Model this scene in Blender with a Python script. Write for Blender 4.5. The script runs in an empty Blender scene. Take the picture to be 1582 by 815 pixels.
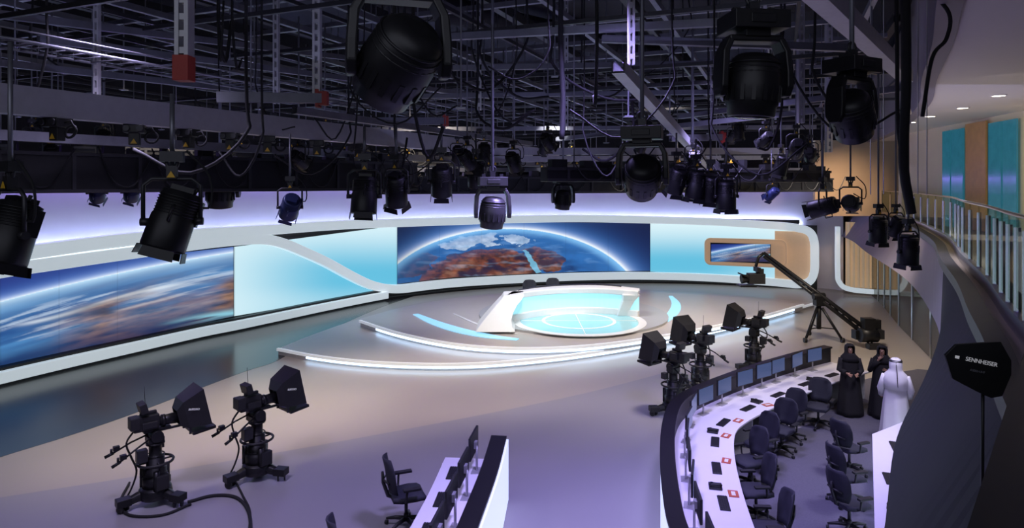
import bpy, math, random
import numpy as np
from mathutils import Vector, Matrix, Euler
random.seed(7)
F=1000.;H=5.5;CU=791.;HV=285.
def P(u,v,z=0.):
    d=F*(H-z)/(v-HV); return Vector(((u-CU)*d/F,d,z))
def D(u,v,d): return Vector(((u-CU)*d/F,d,H-(v-HV)*d/F))
scene=bpy.context.scene
scene.view_settings.view_transform='Standard'
COL=scene.collection
# ------------------------------------------------------------ materials
MATS={}
def mat(name,col,rough=.5,metal=0.,emit=None,es=0.,noise=0.,nscale=8.,bump=0.,coat=0.):
    if name in MATS: return MATS[name]
    m=bpy.data.materials.new(name); m.use_nodes=True; nt=m.node_tree; b=nt.nodes['Principled BSDF']
    c=tuple(col)+(1,)
    b.inputs['Base Color'].default_value=c; b.inputs['Roughness'].default_value=rough; b.inputs['Metallic'].default_value=metal
    if coat: b.inputs['Coat Weight'].default_value=coat
    if emit: b.inputs['Emission Color'].default_value=tuple(emit)+(1,); b.inputs['Emission Strength'].default_value=es
    if noise or bump:
        tc=nt.nodes.new('ShaderNodeTexCoord'); n=nt.nodes.new('ShaderNodeTexNoise'); n.inputs['Scale'].default_value=nscale; n.inputs['Detail'].default_value=4
        nt.links.new(tc.outputs['Object'],n.inputs['Vector'])
        if noise:
            r=nt.nodes.new('ShaderNodeMixRGB'); r.inputs[1].default_value=tuple(x*(1-noise) for x in col)+(1,); r.inputs[2].default_value=tuple(min(1,x*(1+noise)) for x in col)+(1,)
            nt.links.new(n.outputs['Fac'],r.inputs[0]); nt.links.new(r.outputs[0],b.inputs['Base Color'])
        if bump:
            bp=nt.nodes.new('ShaderNodeBump'); bp.inputs['Strength'].default_value=bump; nt.links.new(n.outputs['Fac'],bp.inputs['Height']); nt.links.new(bp.outputs[0],b.inputs['Normal'])
    MATS[name]=m; return m
def emis_attr(name,strength):
    if name in MATS: return MATS[name]
    m=bpy.data.materials.new(name); m.use_nodes=True; nt=m.node_tree; b=nt.nodes['Principled BSDF']
    a=nt.nodes.new('ShaderNodeAttribute'); a.attribute_name='Col'
    b.inputs['Base Color'].default_value=(.02,.02,.02,1); b.inputs['Roughness'].default_value=.35
    nt.links.new(a.outputs['Color'],b.inputs['Emission Color']); b.inputs['Emission Strength'].default_value=strength
    MATS[name]=m; return m
def glassmat(name,tint,gl=.12,rough=.03):
    m=bpy.data.materials.new(name); m.use_nodes=True; nt=m.node_tree; nt.nodes.clear()
    o=nt.nodes.new('ShaderNodeOutputMaterial'); t=nt.nodes.new('ShaderNodeBsdfTransparent'); g=nt.nodes.new('ShaderNodeBsdfGlossy'); mx=nt.nodes.new('ShaderNodeMixShader')
    t.inputs[0].default_value=tuple(tint)+(1,); g.inputs['Roughness'].default_value=rough; mx.inputs[0].default_value=gl
    nt.links.new(t.outputs[0],mx.inputs[1]); nt.links.new(g.outputs[0],mx.inputs[2]); nt.links.new(mx.outputs[0],o.inputs[0]); MATS[name]=m; return m
BLK=mat('black_metal',(.012,.012,.014),.42,.2,noise=.3,nscale=20)
BLKP=mat('black_plastic',(.018,.018,.020),.5,noise=.2,nscale=30)
DGR=mat('dark_grey_metal',(.05,.05,.055),.45,.6,noise=.2,nscale=12)
ALU=mat('aluminium',(.5,.5,.53),.5,.6,noise=.12,nscale=10)
GALV=mat('galvanised_steel',(.22,.225,.26),.5,.75,noise=.25,nscale=6)
SIL=mat('silver_paint',(.11,.11,.115),.4,.6,noise=.15)
RED=mat('red_paint',(.36,.03,.02),.5,noise=.1)
YEL=mat('yellow_label',(.7,.42,.03),.5,noise=.1)
BLUM=mat('blue_lamp_paint',(.02,.03,.10),.4,.3,noise=.1)
WHT=mat('white_lacquer',(.86,.86,.86),.28,noise=.02)
WORK=mat('white_worktop',(.84,.82,.88),.35,noise=.02)
RIB=mat('luminous_white_ribbon',(.85,.86,.86),.4,emit=(.78,.92,1),es=.5,noise=.02)
LENS=mat('lens_glass',(.02,.02,.03),.08,.3,noise=.1,coat=.6)
MESHB=mat('chair_mesh_fabric',(.024,.025,.038),.8,noise=.3,nscale=60,bump=.3)
SCR=mat('dark_monitor_glass',(.015,.017,.025),.18,noise=.1)
SCRON=mat('monitor_image',(.02,.025,.04),.25,emit=(.12,.18,.42),es=.4,noise=.2)
LED=mat('led_strip',(.9,.9,1),.4,emit=(.45,.70,1),es=4.4)
TIER=mat('pale_stone_dais',(.52,.48,.46),.33,noise=.05,nscale=3)
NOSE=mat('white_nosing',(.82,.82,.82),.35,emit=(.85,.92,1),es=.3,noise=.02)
FLT=mat('taupe_resin_floor',(.40,.355,.325),.3,noise=.04,nscale=.6)
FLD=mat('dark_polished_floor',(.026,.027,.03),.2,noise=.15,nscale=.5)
FLN=mat('grey_resin_floor',(.31,.295,.325),.34,noise=.04,nscale=.6)
CARP=mat('purple_grey_carpet',(.10,.095,.13),.9,noise=.25,nscale=40,bump=.3)
GLASSC=mat('cyan_floor_glass',(.25,.5,.56),.12,emit=(.36,.75,.85),es=.18,noise=.08,nscale=2)
GLASSB=mat('blue_glass_inlay',(.2,.5,.65),.15,emit=(.35,.7,1),es=.7,noise=.05)
FROST=mat('frosted_desk_glass',(.45,.75,.8),.2,emit=(.36,.82,.95),es=.6,noise=.12,nscale=1.2)
LITP=mat('backlit_panel',(.75,.8,.9),.35,emit=(.70,.80,1),es=.7,noise=.02)
COVE=mat('matt_white_wall',(.74,.72,.76),.8,noise=.03,nscale=2)
DARKW=mat('black_acoustic_wall',(.012,.012,.018),.9,noise=.3,nscale=4)
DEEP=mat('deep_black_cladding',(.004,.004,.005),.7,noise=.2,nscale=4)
CEILM=mat('dark_ceiling',(.018,.018,.032),.9,noise=.3,nscale=1)
CREAM=mat('cream_wall',(.78,.68,.52),.7,noise=.04,nscale=2)
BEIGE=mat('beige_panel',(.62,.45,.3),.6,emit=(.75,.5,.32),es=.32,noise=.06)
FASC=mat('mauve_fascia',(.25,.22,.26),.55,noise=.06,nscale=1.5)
SOFF=mat('white_soffit',(.72,.68,.66),.7,noise=.02)
WOOD=mat('oak_door',(.55,.32,.12),.45,noise=.2,nscale=5)
CURT=mat('cream_curtain',(.75,.6,.42),.8,emit=(.9,.65,.4),es=.18,noise=.08,nscale=6)  # emission stands in for warm light falling on the cream cloth
TEAL=mat('teal_window',(.03,.12,.16),.12,emit=(.03,.22,.32),es=.38,noise=.6,nscale=3)
DOWN=mat('downlight_lamp',(1,.9,.7),.4,emit=(1,.85,.6),es=14)
SKIN=mat('skin',(.5,.29,.2),.55,noise=.08,nscale=20)
ABAYA=mat('black_cloth',(.012,.011,.014),.85,noise=.3,nscale=20,bump=.2)
THOBE=mat('white_cloth',(.8,.78,.8),.8,noise=.04,nscale=12,bump=.15)
HAIR=mat('dark_hair',(.02,.012,.01),.6,noise=.2)
CABL=mat('black_cable',(.010,.010,.012),.8,noise=.2)
REDBK=mat('red_booklet',(.5,.12,.06),.5,noise=.3,nscale=30)
LETT=mat('white_lettering',(.75,.75,.78),.5,emit=(.8,.8,.85),es=.25,noise=.02)
GREYL=mat('grey_lettering',(.25,.25,.28),.5,noise=.02)
GLS=glassmat('balustrade_glass',(.84,.90,.82),.16)
DGL=glassmat('dark_partition_glass',(.45,.45,.42),.35)
STEEL=mat('brushed_steel',(.55,.55,.53),.3,.9,noise=.05)
# ------------------------------------------------------------ mesh builder
class MB:
    def __init__(s): s.v=[];s.f=[];s.sm=[]
    def add(s,vs,fs,sm=False,M=None):
        b=len(s.v)
        for p in vs:
            p=Vector(p); s.v.append(tuple(M@p) if M is not None else tuple(p))
        for i,f in enumerate(fs):
            s.f.append([b+k for k in f]); s.sm.append(sm[i] if isinstance(sm,list) else sm)
        return s
    def box(s,c,sz,R=None):
        c=Vector(c); hx,hy,hz=[a/2 for a in sz]
        vs=[Vector((x,y,z)) for z in(-hz,hz) for y in(-hy,hy) for x in(-hx,hx)]
        if R is not None: vs=[R@p for p in vs]
        vs=[p+c for p in vs]
        return s.add(vs,[(0,2,3,1),(4,5,7,6),(0,1,5,4),(2,6,7,3),(0,4,6,2),(1,3,7,5)])
    def loft(s,rings,caps=True,sm=True,closed=False,skip=None):
        n=len(rings[0]);vs=[p for r in rings for p in r];fs=[];sf=[]
        m=len(rings)
        for i in range(m if closed else m-1):
            for j in range(n):
                if skip and skip(i,j): continue
                a=i*n+j;b=i*n+(j+1)%n;i2=(i+1)%m;fs.append((a,b,i2*n+(j+1)%n,i2*n+j));sf.append(sm)
        if caps and not closed:
            fs.append(tuple(range(n-1,-1,-1)));sf.append(False);fs.append(tuple(range((m-1)*n,m*n)));sf.append(False)
        return s.add(vs,fs,sf)
    def cyl(s,a,b,r0,r1=None,n=12,caps=True):
        return s.tube([a,b],[r0,r0 if r1 is None else r1],n,caps)
    def tube(s,pts,r,n=6,caps=True):
        pts=[Vector(p) for p in pts];m=len(pts);rr=r if isinstance(r,(list,tuple)) else [r]*m
        rings=[];up=None
        for i in range(m):
            t=(pts[min(i+1,m-1)]-pts[max(i-1,0)]).normalized()
            if up is None:
                up=Vector((0,0,1)) if abs(t.z)<.9 else Vector((1,0,0))
            x=t.cross(up)
            if x.length<1e-4: x=t.cross(Vector((0,1,0)))
            x.normalize(); y=x.cross(t).normalized(); up=y
            rings.append([pts[i]+rr[i]*(math.cos(2*math.pi*k/n)*x+math.sin(2*math.pi*k/n)*y) for k in range(n)])
        return s.loft(rings,caps,True)
    def ell(s,c,r,nu=14,nv=8):
        c=Vector(c);rings=[]
        for i in range(nv+1):
            a=-math.pi/2+math.pi*i/nv;cr_=max(math.cos(a),.02)
            rings.append([c+Vector((r[0]*cr_*math.cos(2*math.pi*k/nu),r[1]*cr_*math.sin(2*math.pi*k/nu),r[2]*math.sin(a))) for k in range(nu)])
        return s.loft(rings,True,True)
    def lathe(s,prof,n=20,M=None,caps=True,sm=True):
        rings=[]
        for r,z in prof:
            ring=[Vector((r*math.cos(2*math.pi*k/n),r*math.sin(2*math.pi*k/n),z)) for k in range(n)]
            if M is not None: ring=[M@p for p in ring]
            rings.append(ring)
        return s.loft(rings,caps,sm)
    def torus(s,c,R,r,n=24,m=8,M=None):
        rings=[]
        for i in range(n):
            a=2*math.pi*i/n
            ring=[]
            for k in range(m):
                b=2*math.pi*k/m
                p=Vector(((R+r*math.cos(b))*math.cos(a),(R+r*math.cos(b))*math.sin(a),r*math.sin(b)))
                if M is not None:p=M@p
                ring.append(p+Vector(c))
            rings.append(ring)
        return s.loft(rings,False,True,closed=True)
    def prism(s,poly,z0,z1,M=None):
        n=len(poly);vs=[Vector((p[0],p[1],z0)) for p in poly]+[Vector((p[0],p[1],z1)) for p in poly]
        fs=[tuple(range(n-1,-1,-1)),tuple(range(n,2*n))]+[(i,(i+1)%n,n+(i+1)%n,n+i) for i in range(n)]
        return s.add(vs,fs,False,M)
    def band(s,curve,a,b,z0,z1,smooth=True):
        N=norms(curve);rings=[]
        for i,(p,n) in enumerate(zip(curve,N)):
            A=Vector((p[0]+n[0]*a,p[1]+n[1]*a));B=Vector((p[0]+n[0]*b,p[1]+n[1]*b))
            rings.append([Vector((A.x,A.y,z0)),Vector((B.x,B.y,z0)),Vector((B.x,B.y,z1)),Vector((A.x,A.y,z1))])
        return s.loft(rings,True,False)
def norms(c):
    out=[];m=len(c)
    for i in range(m):
        p=c[max(i-1,0)];q=c[min(i+1,m-1)];dx=q[0]-p[0];dy=q[1]-p[1];l=math.hypot(dx,dy) or 1
        out.append((dy/l,-dx/l))
    return out
def cr(pts,n=8):
    pts=[tuple(p) for p in pts];out=[]
    k=len(pts[0])
    ext=[tuple(2*pts[0][j]-pts[1][j] for j in range(k))]+pts+[tuple(2*pts[-1][j]-pts[-2][j] for j in range(k))]
    for i in range(1,len(ext)-2):
        for t in range(n):
            t=t/n;p0,p1,p2,p3=ext[i-1:i+3]
            out.append(tuple(.5*(2*p1[j]+(p2[j]-p0[j])*t+(2*p0[j]-5*p1[j]+4*p2[j]-p3[j])*t*t+(3*p1[j]-p0[j]-3*p2[j]+p3[j])*t**3) for j in range(k)))
    out.append(pts[-1]);return out
def offs(c,a): return [(p[0]+n[0]*a,p[1]+n[1]*a) for p,n in zip(c,norms(c))]
# ------------------------------------------------------------ object helpers
def meta(o,label=None,category=None,group=None,kind=None):
    if label:o['label']=label
    if category:o['category']=category
    if group:o['group']=group
    if kind:o['kind']=kind
def mk(name,mb,m,parent=None,label=None,category=None,group=None,kind=None,bev=0,loc=None,rot=None):
    me=bpy.data.meshes.new(name);me.from_pydata(mb.v,[],mb.f)
    me.polygons.foreach_set('use_smooth',mb.sm);me.materials.append(m)
    me.update();o=bpy.data.objects.new(name,me);COL.objects.link(o)
    if parent:o.parent=parent
    if loc is not None:o.location=loc
    if rot is not None:o.rotation_euler=rot
    meta(o,label,category,group,kind)
    if bev:
        b=o.modifiers.new('Bevel','BEVEL');b.width=bev;b.segments=2;b.limit_method='ANGLE'
    return o
def thing(name,label,category,loc=(0,0,0),rz=0,group=None,scale=1):
    o=bpy.data.objects.new(name,None);o.empty_display_size=.1;COL.objects.link(o);o.location=loc;o.rotation_euler=(0,0,rz);o.scale=(scale,)*3
    meta(o,label,category,group);return o
def dup(root,parent=None):
    c=root.copy();COL.objects.link(c)
    if parent:c.parent=parent
    for ch in list(root.children):
        dup(ch,c)
    return c
POOL={}
def spawn(key,builder,loc,rz=0,scale=1,label=None,group=None):
    if key not in POOL: POOL[key]=builder();o=POOL[key]
    else:o=dup(POOL[key])
    o.location=loc;o.rotation_euler=(0,0,rz);o.scale=(scale,)*3
    if label:o['label']=label
    if group:o['group']=group
    return o
def child(o,n):
    return [c for c in o.children if c.name.split('.')[0]==n]
def text(s,size,m,parent,loc,rot,name='lettering',ext=.002):
    cu=bpy.data.curves.new(name,'FONT');cu.body=s;cu.size=size;cu.extrude=ext;cu.align_x='CENTER';cu.align_y='CENTER'
    t=bpy.data.objects.new(name,cu);COL.objects.link(t)
    dg=bpy.context.evaluated_depsgraph_get();me=bpy.data.meshes.new_from_object(t.evaluated_get(dg));bpy.data.objects.remove(t)
    me.materials.clear();me.materials.append(m)
    o=bpy.data.objects.new(name,me);COL.objects.link(o);o.parent=parent;o.location=loc;o.rotation_euler=rot;return o
# ------------------------------------------------------------ camera
cam=bpy.data.cameras.new('camera');co=bpy.data.objects.new('camera',cam);COL.objects.link(co)
co.location=(0,0,H);co.rotation_euler=(math.pi/2,0,0);cam.sensor_width=36;cam.lens=36*F/1582;cam.shift_y=-(407.5-HV)/1582
cam.clip_start=.05;cam.clip_end=300;scene.camera=co
# ------------------------------------------------------------ set wall curve
BASE=[(-260,662),(-100,617),(0,592),(100,568),(200,545),(300,522),(360,510),(430,495),(500,480),(570,466),(613,459),(700,449),(800,441),(900,437),(1000,436),(1100,438),(1200,443),(1262,447),(1300,450)]
WC=cr([tuple(P(u,v)[:2]) for u,v in BASE],10)
WX=np.array([p[0] for p in WC]);WY=np.array([p[1] for p in WC]);WU=CU+F*WX/WY
WS=np.concatenate([[0],np.cumsum(np.hypot(np.diff(WX),np.diff(WY)))])
NN=np.array(norms(WC))
def s_of_u(u): return float(np.interp(u,WU,WS))
def at_s(s,off=0):
    x=np.interp(s,WS,WX);y=np.interp(s,WS,WY);nx=np.interp(s,WS,NN[:,0]);ny=np.interp(s,WS,NN[:,1])
    return float(x+nx*off),float(y+ny*off)
def z_of(u,v):
    y=float(np.interp(u,WU,WY));return H-(v-HV)*y/F
def wcurve(u0,u1,n=60,off=0):
    return [at_s(s,off) for s in np.linspace(s_of_u(u0),s_of_u(u1),n)]
mk('wall_back',MB().band(wcurve(-260,1300,90),-.85,-.65,0,6.0),COVE,kind='structure')
mk('wall_upper',MB().band(wcurve(-260,1300,60),-1.0,-.8,6.0,12),DARKW,kind='structure')
mk('trim_1',MB().band(wcurve(-260,1300,90),-.66,-.25,5.85,6.05),DARKW,kind='structure')
setw=thing('curved_video_set_wall','long curved presentation wall with luminous white ribbon around screens','set wall')
mk('backing_frame',MB().band(wcurve(-260,1262,90),-.3,0,0,3.35),BLKP,setw)
mk('added_gap_mask',MB().band(wcurve(-260,1235,80),-.1,-.03,3.3,3.62),BLKP,setw)  # black strip added to hide the cove light between the ribbon bands
mk('luminous_kick_ledge',MB().band(wcurve(-260,590,60),0,.5,.1,.42),RIB,setw,bev=.03,label='glowing white low ledge running under screens')
mk('dark_ledge_top',MB().band(wcurve(-260,600,60),0,.3,.42,.5),BLKP,setw)
mk('toe_recess',MB().band(wcurve(-260,1255,60),0,.25,0,.1),BLKP,setw)
def ribbon(path,width,o0,o1,name,m,label):
    pts=cr([(s_of_u(u),z_of(u,v)) for u,v in path],7)
    N=norms(pts);mb=MB();rings=[]
    for p,n in zip(pts,N):
        r=[]
        for a,o in((-width/2,o0),(-width/2,o1),(width/2,o1),(width/2,o0)):
            s=p[0]+n[0]*a;z=p[1]+n[1]*a;x,y=at_s(s,o);r.append(Vector((x,y,z)))
        rings.append(r)
    mb.loft(rings,True,False)
    return mk(name,mb,m,setw,label=label,bev=.03)
rp=[(-240,462),(-120,436),(0,416),(60,408),(200,389),(300,376),(360,370),(400,369),(430,375),(465,389),(500,405),(535,424),(565,438),(590,444),(615,445),(650,441),(700,436),(800,430),(900,426),(1000,425),(1100,428),(1200,435),(1232,438),(1250,434),(1258,420),(1259,395),(1258,372),(1251,358),(1234,352),(1200,348),(1100,342),(1000,339),(900,337),(800,338),(700,341),(600,344),(520,347),(400,355),(300,361),(200,368),(60,386),(0,395),(-120,414),(-240,432)]
ribbon(rp,.40,-.02,.34,'luminous_ribbon',RIB,'continuous glowing white ribbon band looping and sweeping down in an S')
# screens
def vnoise(x,y,seed=0):
    xi=np.floor(x).astype(int);yi=np.floor(y).astype(int);xf=x-xi;yf=y-yi
    def h(a,b):
        n=(a*374761393+b*668265263+seed*1274126177)&0x7fffffff
        n=((n^(n>>13))*1103515245)&0x7fffffff
        return ((n^(n>>16))&0xffff)/65535.
    u=xf*xf*(3-2*xf);v=yf*yf*(3-2*yf)
    return (h(xi,yi)*(1-u)+h(xi+1,yi)*u)*(1-v)+(h(xi,yi+1)*(1-u)+h(xi+1,yi+1)*u)*v
def fbm(x,y,o=5,seed=0):
    t=0;a=.5;f=1.
    for i in range(o): t=t+a*vnoise(x*f,y*f,seed+i);a*=.5;f*=2.03
    return t
def mixc(a,b,t): t=np.clip(t,0,1)[...,None];return a*(1-t)+b*t
def sst(a,b,x): t=np.clip((x-a)/(b-a),0,1);return t*t*(3-2*t)
def inpoly(x,y,poly):
    r=np.zeros(x.shape,bool);j=len(poly)-1
    for i in range(len(poly)):
        xi,yi=poly[i];xj,yj=poly[j]
        if yi!=yj: r^=((yi>y)!=(yj>y))&(x<(xj-xi)*(y-yi)/(yj-yi)+xi)
        j=i
    return r
A=lambda *c:np.array(c,float)
def earth_mid(x,y):
    r=np.sqrt(((x-785)/207)**2+((y-474)/122)**2)
    sky=mixc(A(.003,.006,.035),A(.005,.035,.20),np.exp(-(r-1)*4))
    gl=np.exp(-np.clip(r-1,0,9)*13)
    c=mixc(sky,A(.12,.40,1.),gl*(.75)); c=mixc(c,A(1,1,1),np.exp(-np.clip(r-1,0,9)*45)*.9)
    n=fbm(x/20,y/9,5,3);n2=fbm(x/9,y/5,5,9);n5=fbm(x/30,y/14,4,19)
    ocean=mixc(A(.005,.025,.12),A(.02,.13,.42),n*1.4-.1)
    xx=x+(n2-.5)*16;yy=y+(n-.5)*10
    land=mixc(A(.04,.016,.02),A(.26,.07,.035),n2*1.9-.5);land=mixc(land,A(.36,.17,.11),sst(.5,.7,n5)*.55);land=mixc(land,A(.02,.015,.05),sst(.46,.68,n)*.85)
    p=ocean
    afr=[(690,396),(730,386),(775,384),(800,386),(815,400),(835,425),(850,450),(640,450),(655,418)]
    arab=[(806,385),(830,380),(858,388),(872,402),(864,418),(842,422),(822,405)]
    m=inpoly(xx,yy,afr)|inpoly(xx,yy,arab);p=np.where(m[...,None],land,p)
    west=[(613,404),(660,388),(678,396),(650,425),(613,432)]
    p=np.where(inpoly(xx,yy,west)[...,None],land*.55,p)
    rs=[(807,386),(811,385),(832,412),(836,422),(827,422),(814,400)];p=np.where(inpoly(x+(n2-.5)*4,yy,rs)[...,None],A(.16,.42,.6),p)
    for poly in ([(676,380),(700,370),(735,363),(762,360),(772,366),(756,372),(775,378),(752,381),(738,377),(715,386),(690,386)],[(775,361),(806,362),(820,370),(806,377),(785,373)]):
        p=np.where((inpoly(x+(n2-.5)*26,y+(n-.5)*12,poly))[...,None],mixc(A(.30,.42,.55),A(.85,.92,1),n2*1.8-.3),p)
    p=p+ (sst(.52,.75,fbm(x/26+5,y/5,5,31))*.18)[...,None]*A(.4,.7,1)
    edge=sst(.62,1,r);p=mixc(p,A(.04,.2,.55),edge*.65)
    rim=sst(.90,1,r);p=mixc(p,A(.25,.6,1.),rim*.85)
    p=np.where((r>.988)[...,None],A(.8,.92,1),p)
    out=np.where((r<1)[...,None],p,c)
    out=out*(1-.35*sst(1,0,(x-613)/80.))[...,None]
    seam=(np.abs((x-613)%65.2)<.6)
    return out*(1-.2*seam[...,None])
def earth_left(x,y):
    line=466-.27*x+.00016*x*x
    t=(y-line)/100.
    ac=t*100
    sk=ac+.04*x
    n=fbm(x/150,sk/12,5,2);n2=fbm(x/80,sk/5,5,8);n3=fbm(x/130,sk/30,4,5);n4=fbm(x/34,sk/6,5,12)
    sky=mixc(A(.010,.025,.20),A(.08,.26,.8),np.exp(t*9));sky=mixc(sky,A(.85,.95,1),np.exp(t*28))
    sea=mixc(A(.01,.06,.24),A(.07,.24,.52),n*1.7-.3)
    sea=mixc(sea,A(.55,.8,1),np.exp(-t*13)*.95)
    ws=sst(.5,.72,n2)*sst(.12,.3,t)*(1-sst(.55,.85,t));sea=mixc(sea,A(.50,.62,.78),ws*.75)
    wave=np.exp(-((t-.40-.05*np.sin(x/50.))/.03)**2)*sst(0,60,x)*(1-sst(230,340,x));sea=mixc(sea,A(.8,.88,.95),wave*.7)
    reg=sst(.28,.55,t+.12*(n3-.5)*4)*sst(20,200,x)
    brown=mixc(A(.06,.04,.05),A(.50,.27,.16),n4*1.4+n2*.6-.6)
    sea=mixc(sea,brown,reg*(.6+.4*sst(.35,.55,n3)))
    low=sst(.68,1.0,t);sea=mixc(sea,A(.008,.02,.09),low*.8)
    cy=np.exp(-((t-.93)/.05)**2)*sst(230,330,x);sea=mixc(sea,A(.3,.7,.85),cy*.8*sst(.4,.6,n))
    out=np.where((t<0)[...,None],sky,sea)
    seam=(np.abs(x%90)<.7)
    return np.clip(out,0,1)*(1-.2*seam[...,None])
def cyan_panel(x,y,x0,x1,y0,y1):
    a=(x-x0)/(x1-x0);b=(y-y0)/(y1-y0)
    c=mixc(A(.74,.94,1.),A(.13,.55,.78),sst(-.1,.6,b)*sst(-.3,.7,a)*(1-.35*sst(.7,1,b)))
    seam=(np.abs(((x-x0)%((x1-x0)/2.001))-0)<.5)
    return np.clip(c,0,1)*(1-.12*seam[...,None])
def screen(name,u0,u1,top,bot,fn,off,nu,nv,m,label,root=setw):
    us=np.linspace(u0,u1,nu);vs=[];uu=[];vv=[]
    for u in us:
        t=top(u);b=bot(u);x,y=at_s(s_of_u(u),off)
        for j in range(nv):
            v=t+(b-t)*j/(nv-1);vs.append((x,y,z_of(u,v)));uu.append(u);vv.append(v)
    fs=[(i*nv+j,i*nv+j+1,(i+1)*nv+j+1,(i+1)*nv+j) for i in range(nu-1) for j in range(nv-1)]
    mb=MB();mb.v=vs;mb.f=fs;mb.sm=[True]*len(fs)
    o=mk(name,mb,m,root,label=label)
    c=fn(np.array(uu),np.array(vv));c=np.clip(c,0,1)
    ca=o.data.color_attributes.new('Col','FLOAT_COLOR','POINT')
    ca.data.foreach_set('color',np.concatenate([c,np.ones((len(c),1))],1).ravel());return o
SCM=emis_attr('video_screen_image',1.0);CYM=emis_attr('backlit_cyan_panel_light',.95)
lin=lambda a,b:(lambda u:np.interp(u,[p[0] for p in (a+b)],[p[1] for p in (a+b)]))
screen('video_wall',-200,360,lin([(-200,453),(0,424)],[(200,399),(360,381)]),lin([(-200,615),(0,564)],[(200,522),(360,488)]),earth_left,.03,460,150,SCM,'video wall showing blue and orange planet surface from orbit')
screen('video_wall',613.5,1004,lin([(613,348)],[(800,343),(1004,344)]),lin([(613,438),(700,428)],[(800,423),(900,419),(1004,418)]),earth_mid,.03,520,130,SCM,'video wall showing the curved planet horizon and continents')
screen('backlit_panel',361,613,lin([(361,381)],[(613,348)]),lin([(361,488)],[(500,464),(613,441)]),lambda x,y:cyan_panel(x,y,361,613,350,470),.03,90,40,CYM,'cyan backlit panel beside the video wall')
screen('backlit_panel',1004.5,1250,lin([(1004,344)],[(1250,354)]),lin([(1004,419)],[(1250,432)]),lambda x,y:cyan_panel(2254-x,y,1004,1250,350,440),.03,90,40,CYM,'pale cyan backlit panel near rounded ribbon end')
mb=MB().band(wcurve(1197,1252,12),.04,.1,z_of(1225,432),z_of(1225,357));mk('beige_infill_panel',mb,BEIGE,setw,bev=.02)
def rrect(u0,u1,v0,v1,r):
    s0,s1=s_of_u(u0),s_of_u(u1);uz=(u0+u1)/2;z1=z_of(uz,v0);z0=z_of(uz,v1);pts=[]
    for cx,cy,a0 in((s1-r,z1-r,0),(s0+r,z1-r,90),(s0+r,z0+r,180),(s1-r,z0+r,270)):
        for k in range(6):
            a=math.radians(a0+k*18);pts.append((cx+r*math.cos(a),cy+r*math.sin(a)))
    return pts
def plate(pts,o0,o1,name,m,parent,label=None):
    mb=MB();n=len(pts)
    A_=[Vector((*at_s(p[0],o0),p[1])) for p in pts];B_=[Vector((*at_s(p[0],o1),p[1])) for p in pts]
    mb.add(A_+B_,[tuple(range(n)),tuple(range(2*n-1,n-1,-1))]+[(i,(i+1)%n,n+(i+1)%n,n+i) for i in range(n)])
    return mk(name,mb,m,parent,label=label)
plate(rrect(1089,1215,369,409,.3),.05,.22,'monitor_surround',BEIGE,setw,'warm beige rounded surround of small screen')
def ringframe(u0,u1,v0,v1,r,w,o0,o1,name,m,parent,label=None):
    a=rrect(u0,u1,v0,v1,r);cs=sum(p[0] for p in a)/len(a);cz=sum(p[1] for p in a)/len(a)
    hw=max(p[0] for p in a)-cs;hz=max(p[1] for p in a)-cz
    rings=[]
    for p in a:
        q=(cs+(p[0]-cs)*(hw-w)/hw,cz+(p[1]-cz)*(hz-w)/hz)
        rings.append([Vector((*at_s(p[0],o0),p[1])),Vector((*at_s(p[0],o1),p[1])),Vector((*at_s(q[0],o1),q[1])),Vector((*at_s(q[0],o0),q[1]))])
    return mk(name,MB().loft(rings,False,False,closed=True),m,parent,label=label)
ringframe(1088,1216,368,410,.32,.08,.1,.34,'surround_edge',BEIGE,setw)
screen('small_video_screen',1098,1190,lambda u:376,lambda u:403,lambda x,y:earth_left((x-1098)*3.9,(y-376)*5+402),.36,90,40,SCM,'small video screen showing planet surface')
mk('small_screen_housing',MB().band(wcurve(1097,1191,20),.2,.35,z_of(1144,404),z_of(1144,375)),BLKP,setw)
mk('cove_light_strip',MB().band(wcurve(-260,1235,80),-.5,-.42,3.36,3.42),mat('cove_led',(1,1,1),.5,emit=(.50,.58,1),es=40),setw,label='hidden strip light washing the wall above the set')
mk('cove_light_strip',MB().band(wcurve(-260,1240,80),-.45,-.40,5.80,5.84),mat('cove_led_purple',(1,1,1),.5,emit=(.30,.15,1),es=20),setw,label='violet strip light beneath the upper valance')
# ------------------------------------------------------------ floor
mb=MB();mb.box((2,18,-.1),(60,50,.2));mk('floor',mb,FLT,kind='structure')
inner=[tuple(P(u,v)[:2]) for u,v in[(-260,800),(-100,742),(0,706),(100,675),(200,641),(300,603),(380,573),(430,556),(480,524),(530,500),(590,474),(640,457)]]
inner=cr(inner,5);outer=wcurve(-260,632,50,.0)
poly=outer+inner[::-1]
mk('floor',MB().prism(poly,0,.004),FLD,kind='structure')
fr=cr([tuple(P(u,v)[:2]) for u,v in[(-150,790),(0,768),(250,729),(500,686),(720,645),(900,608),(1040,572)]],6)
poly=fr+[(6.5,17.2),(14,14),(9,2),(-14,2)]
mk('floor',MB().prism(poly,0,.003),FLN,kind='structure')
carp=[(3.6,7.0),(3.3,9.5),(3.6,11.2),(4.3,12.6),(5.6,14),(7,15),(8.4,16.6),(9.5,18),(13,19),(12,12),(8,6)]
mk('floor',MB().prism(cr(carp,3),.001,.012),CARP,kind='structure')
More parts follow.
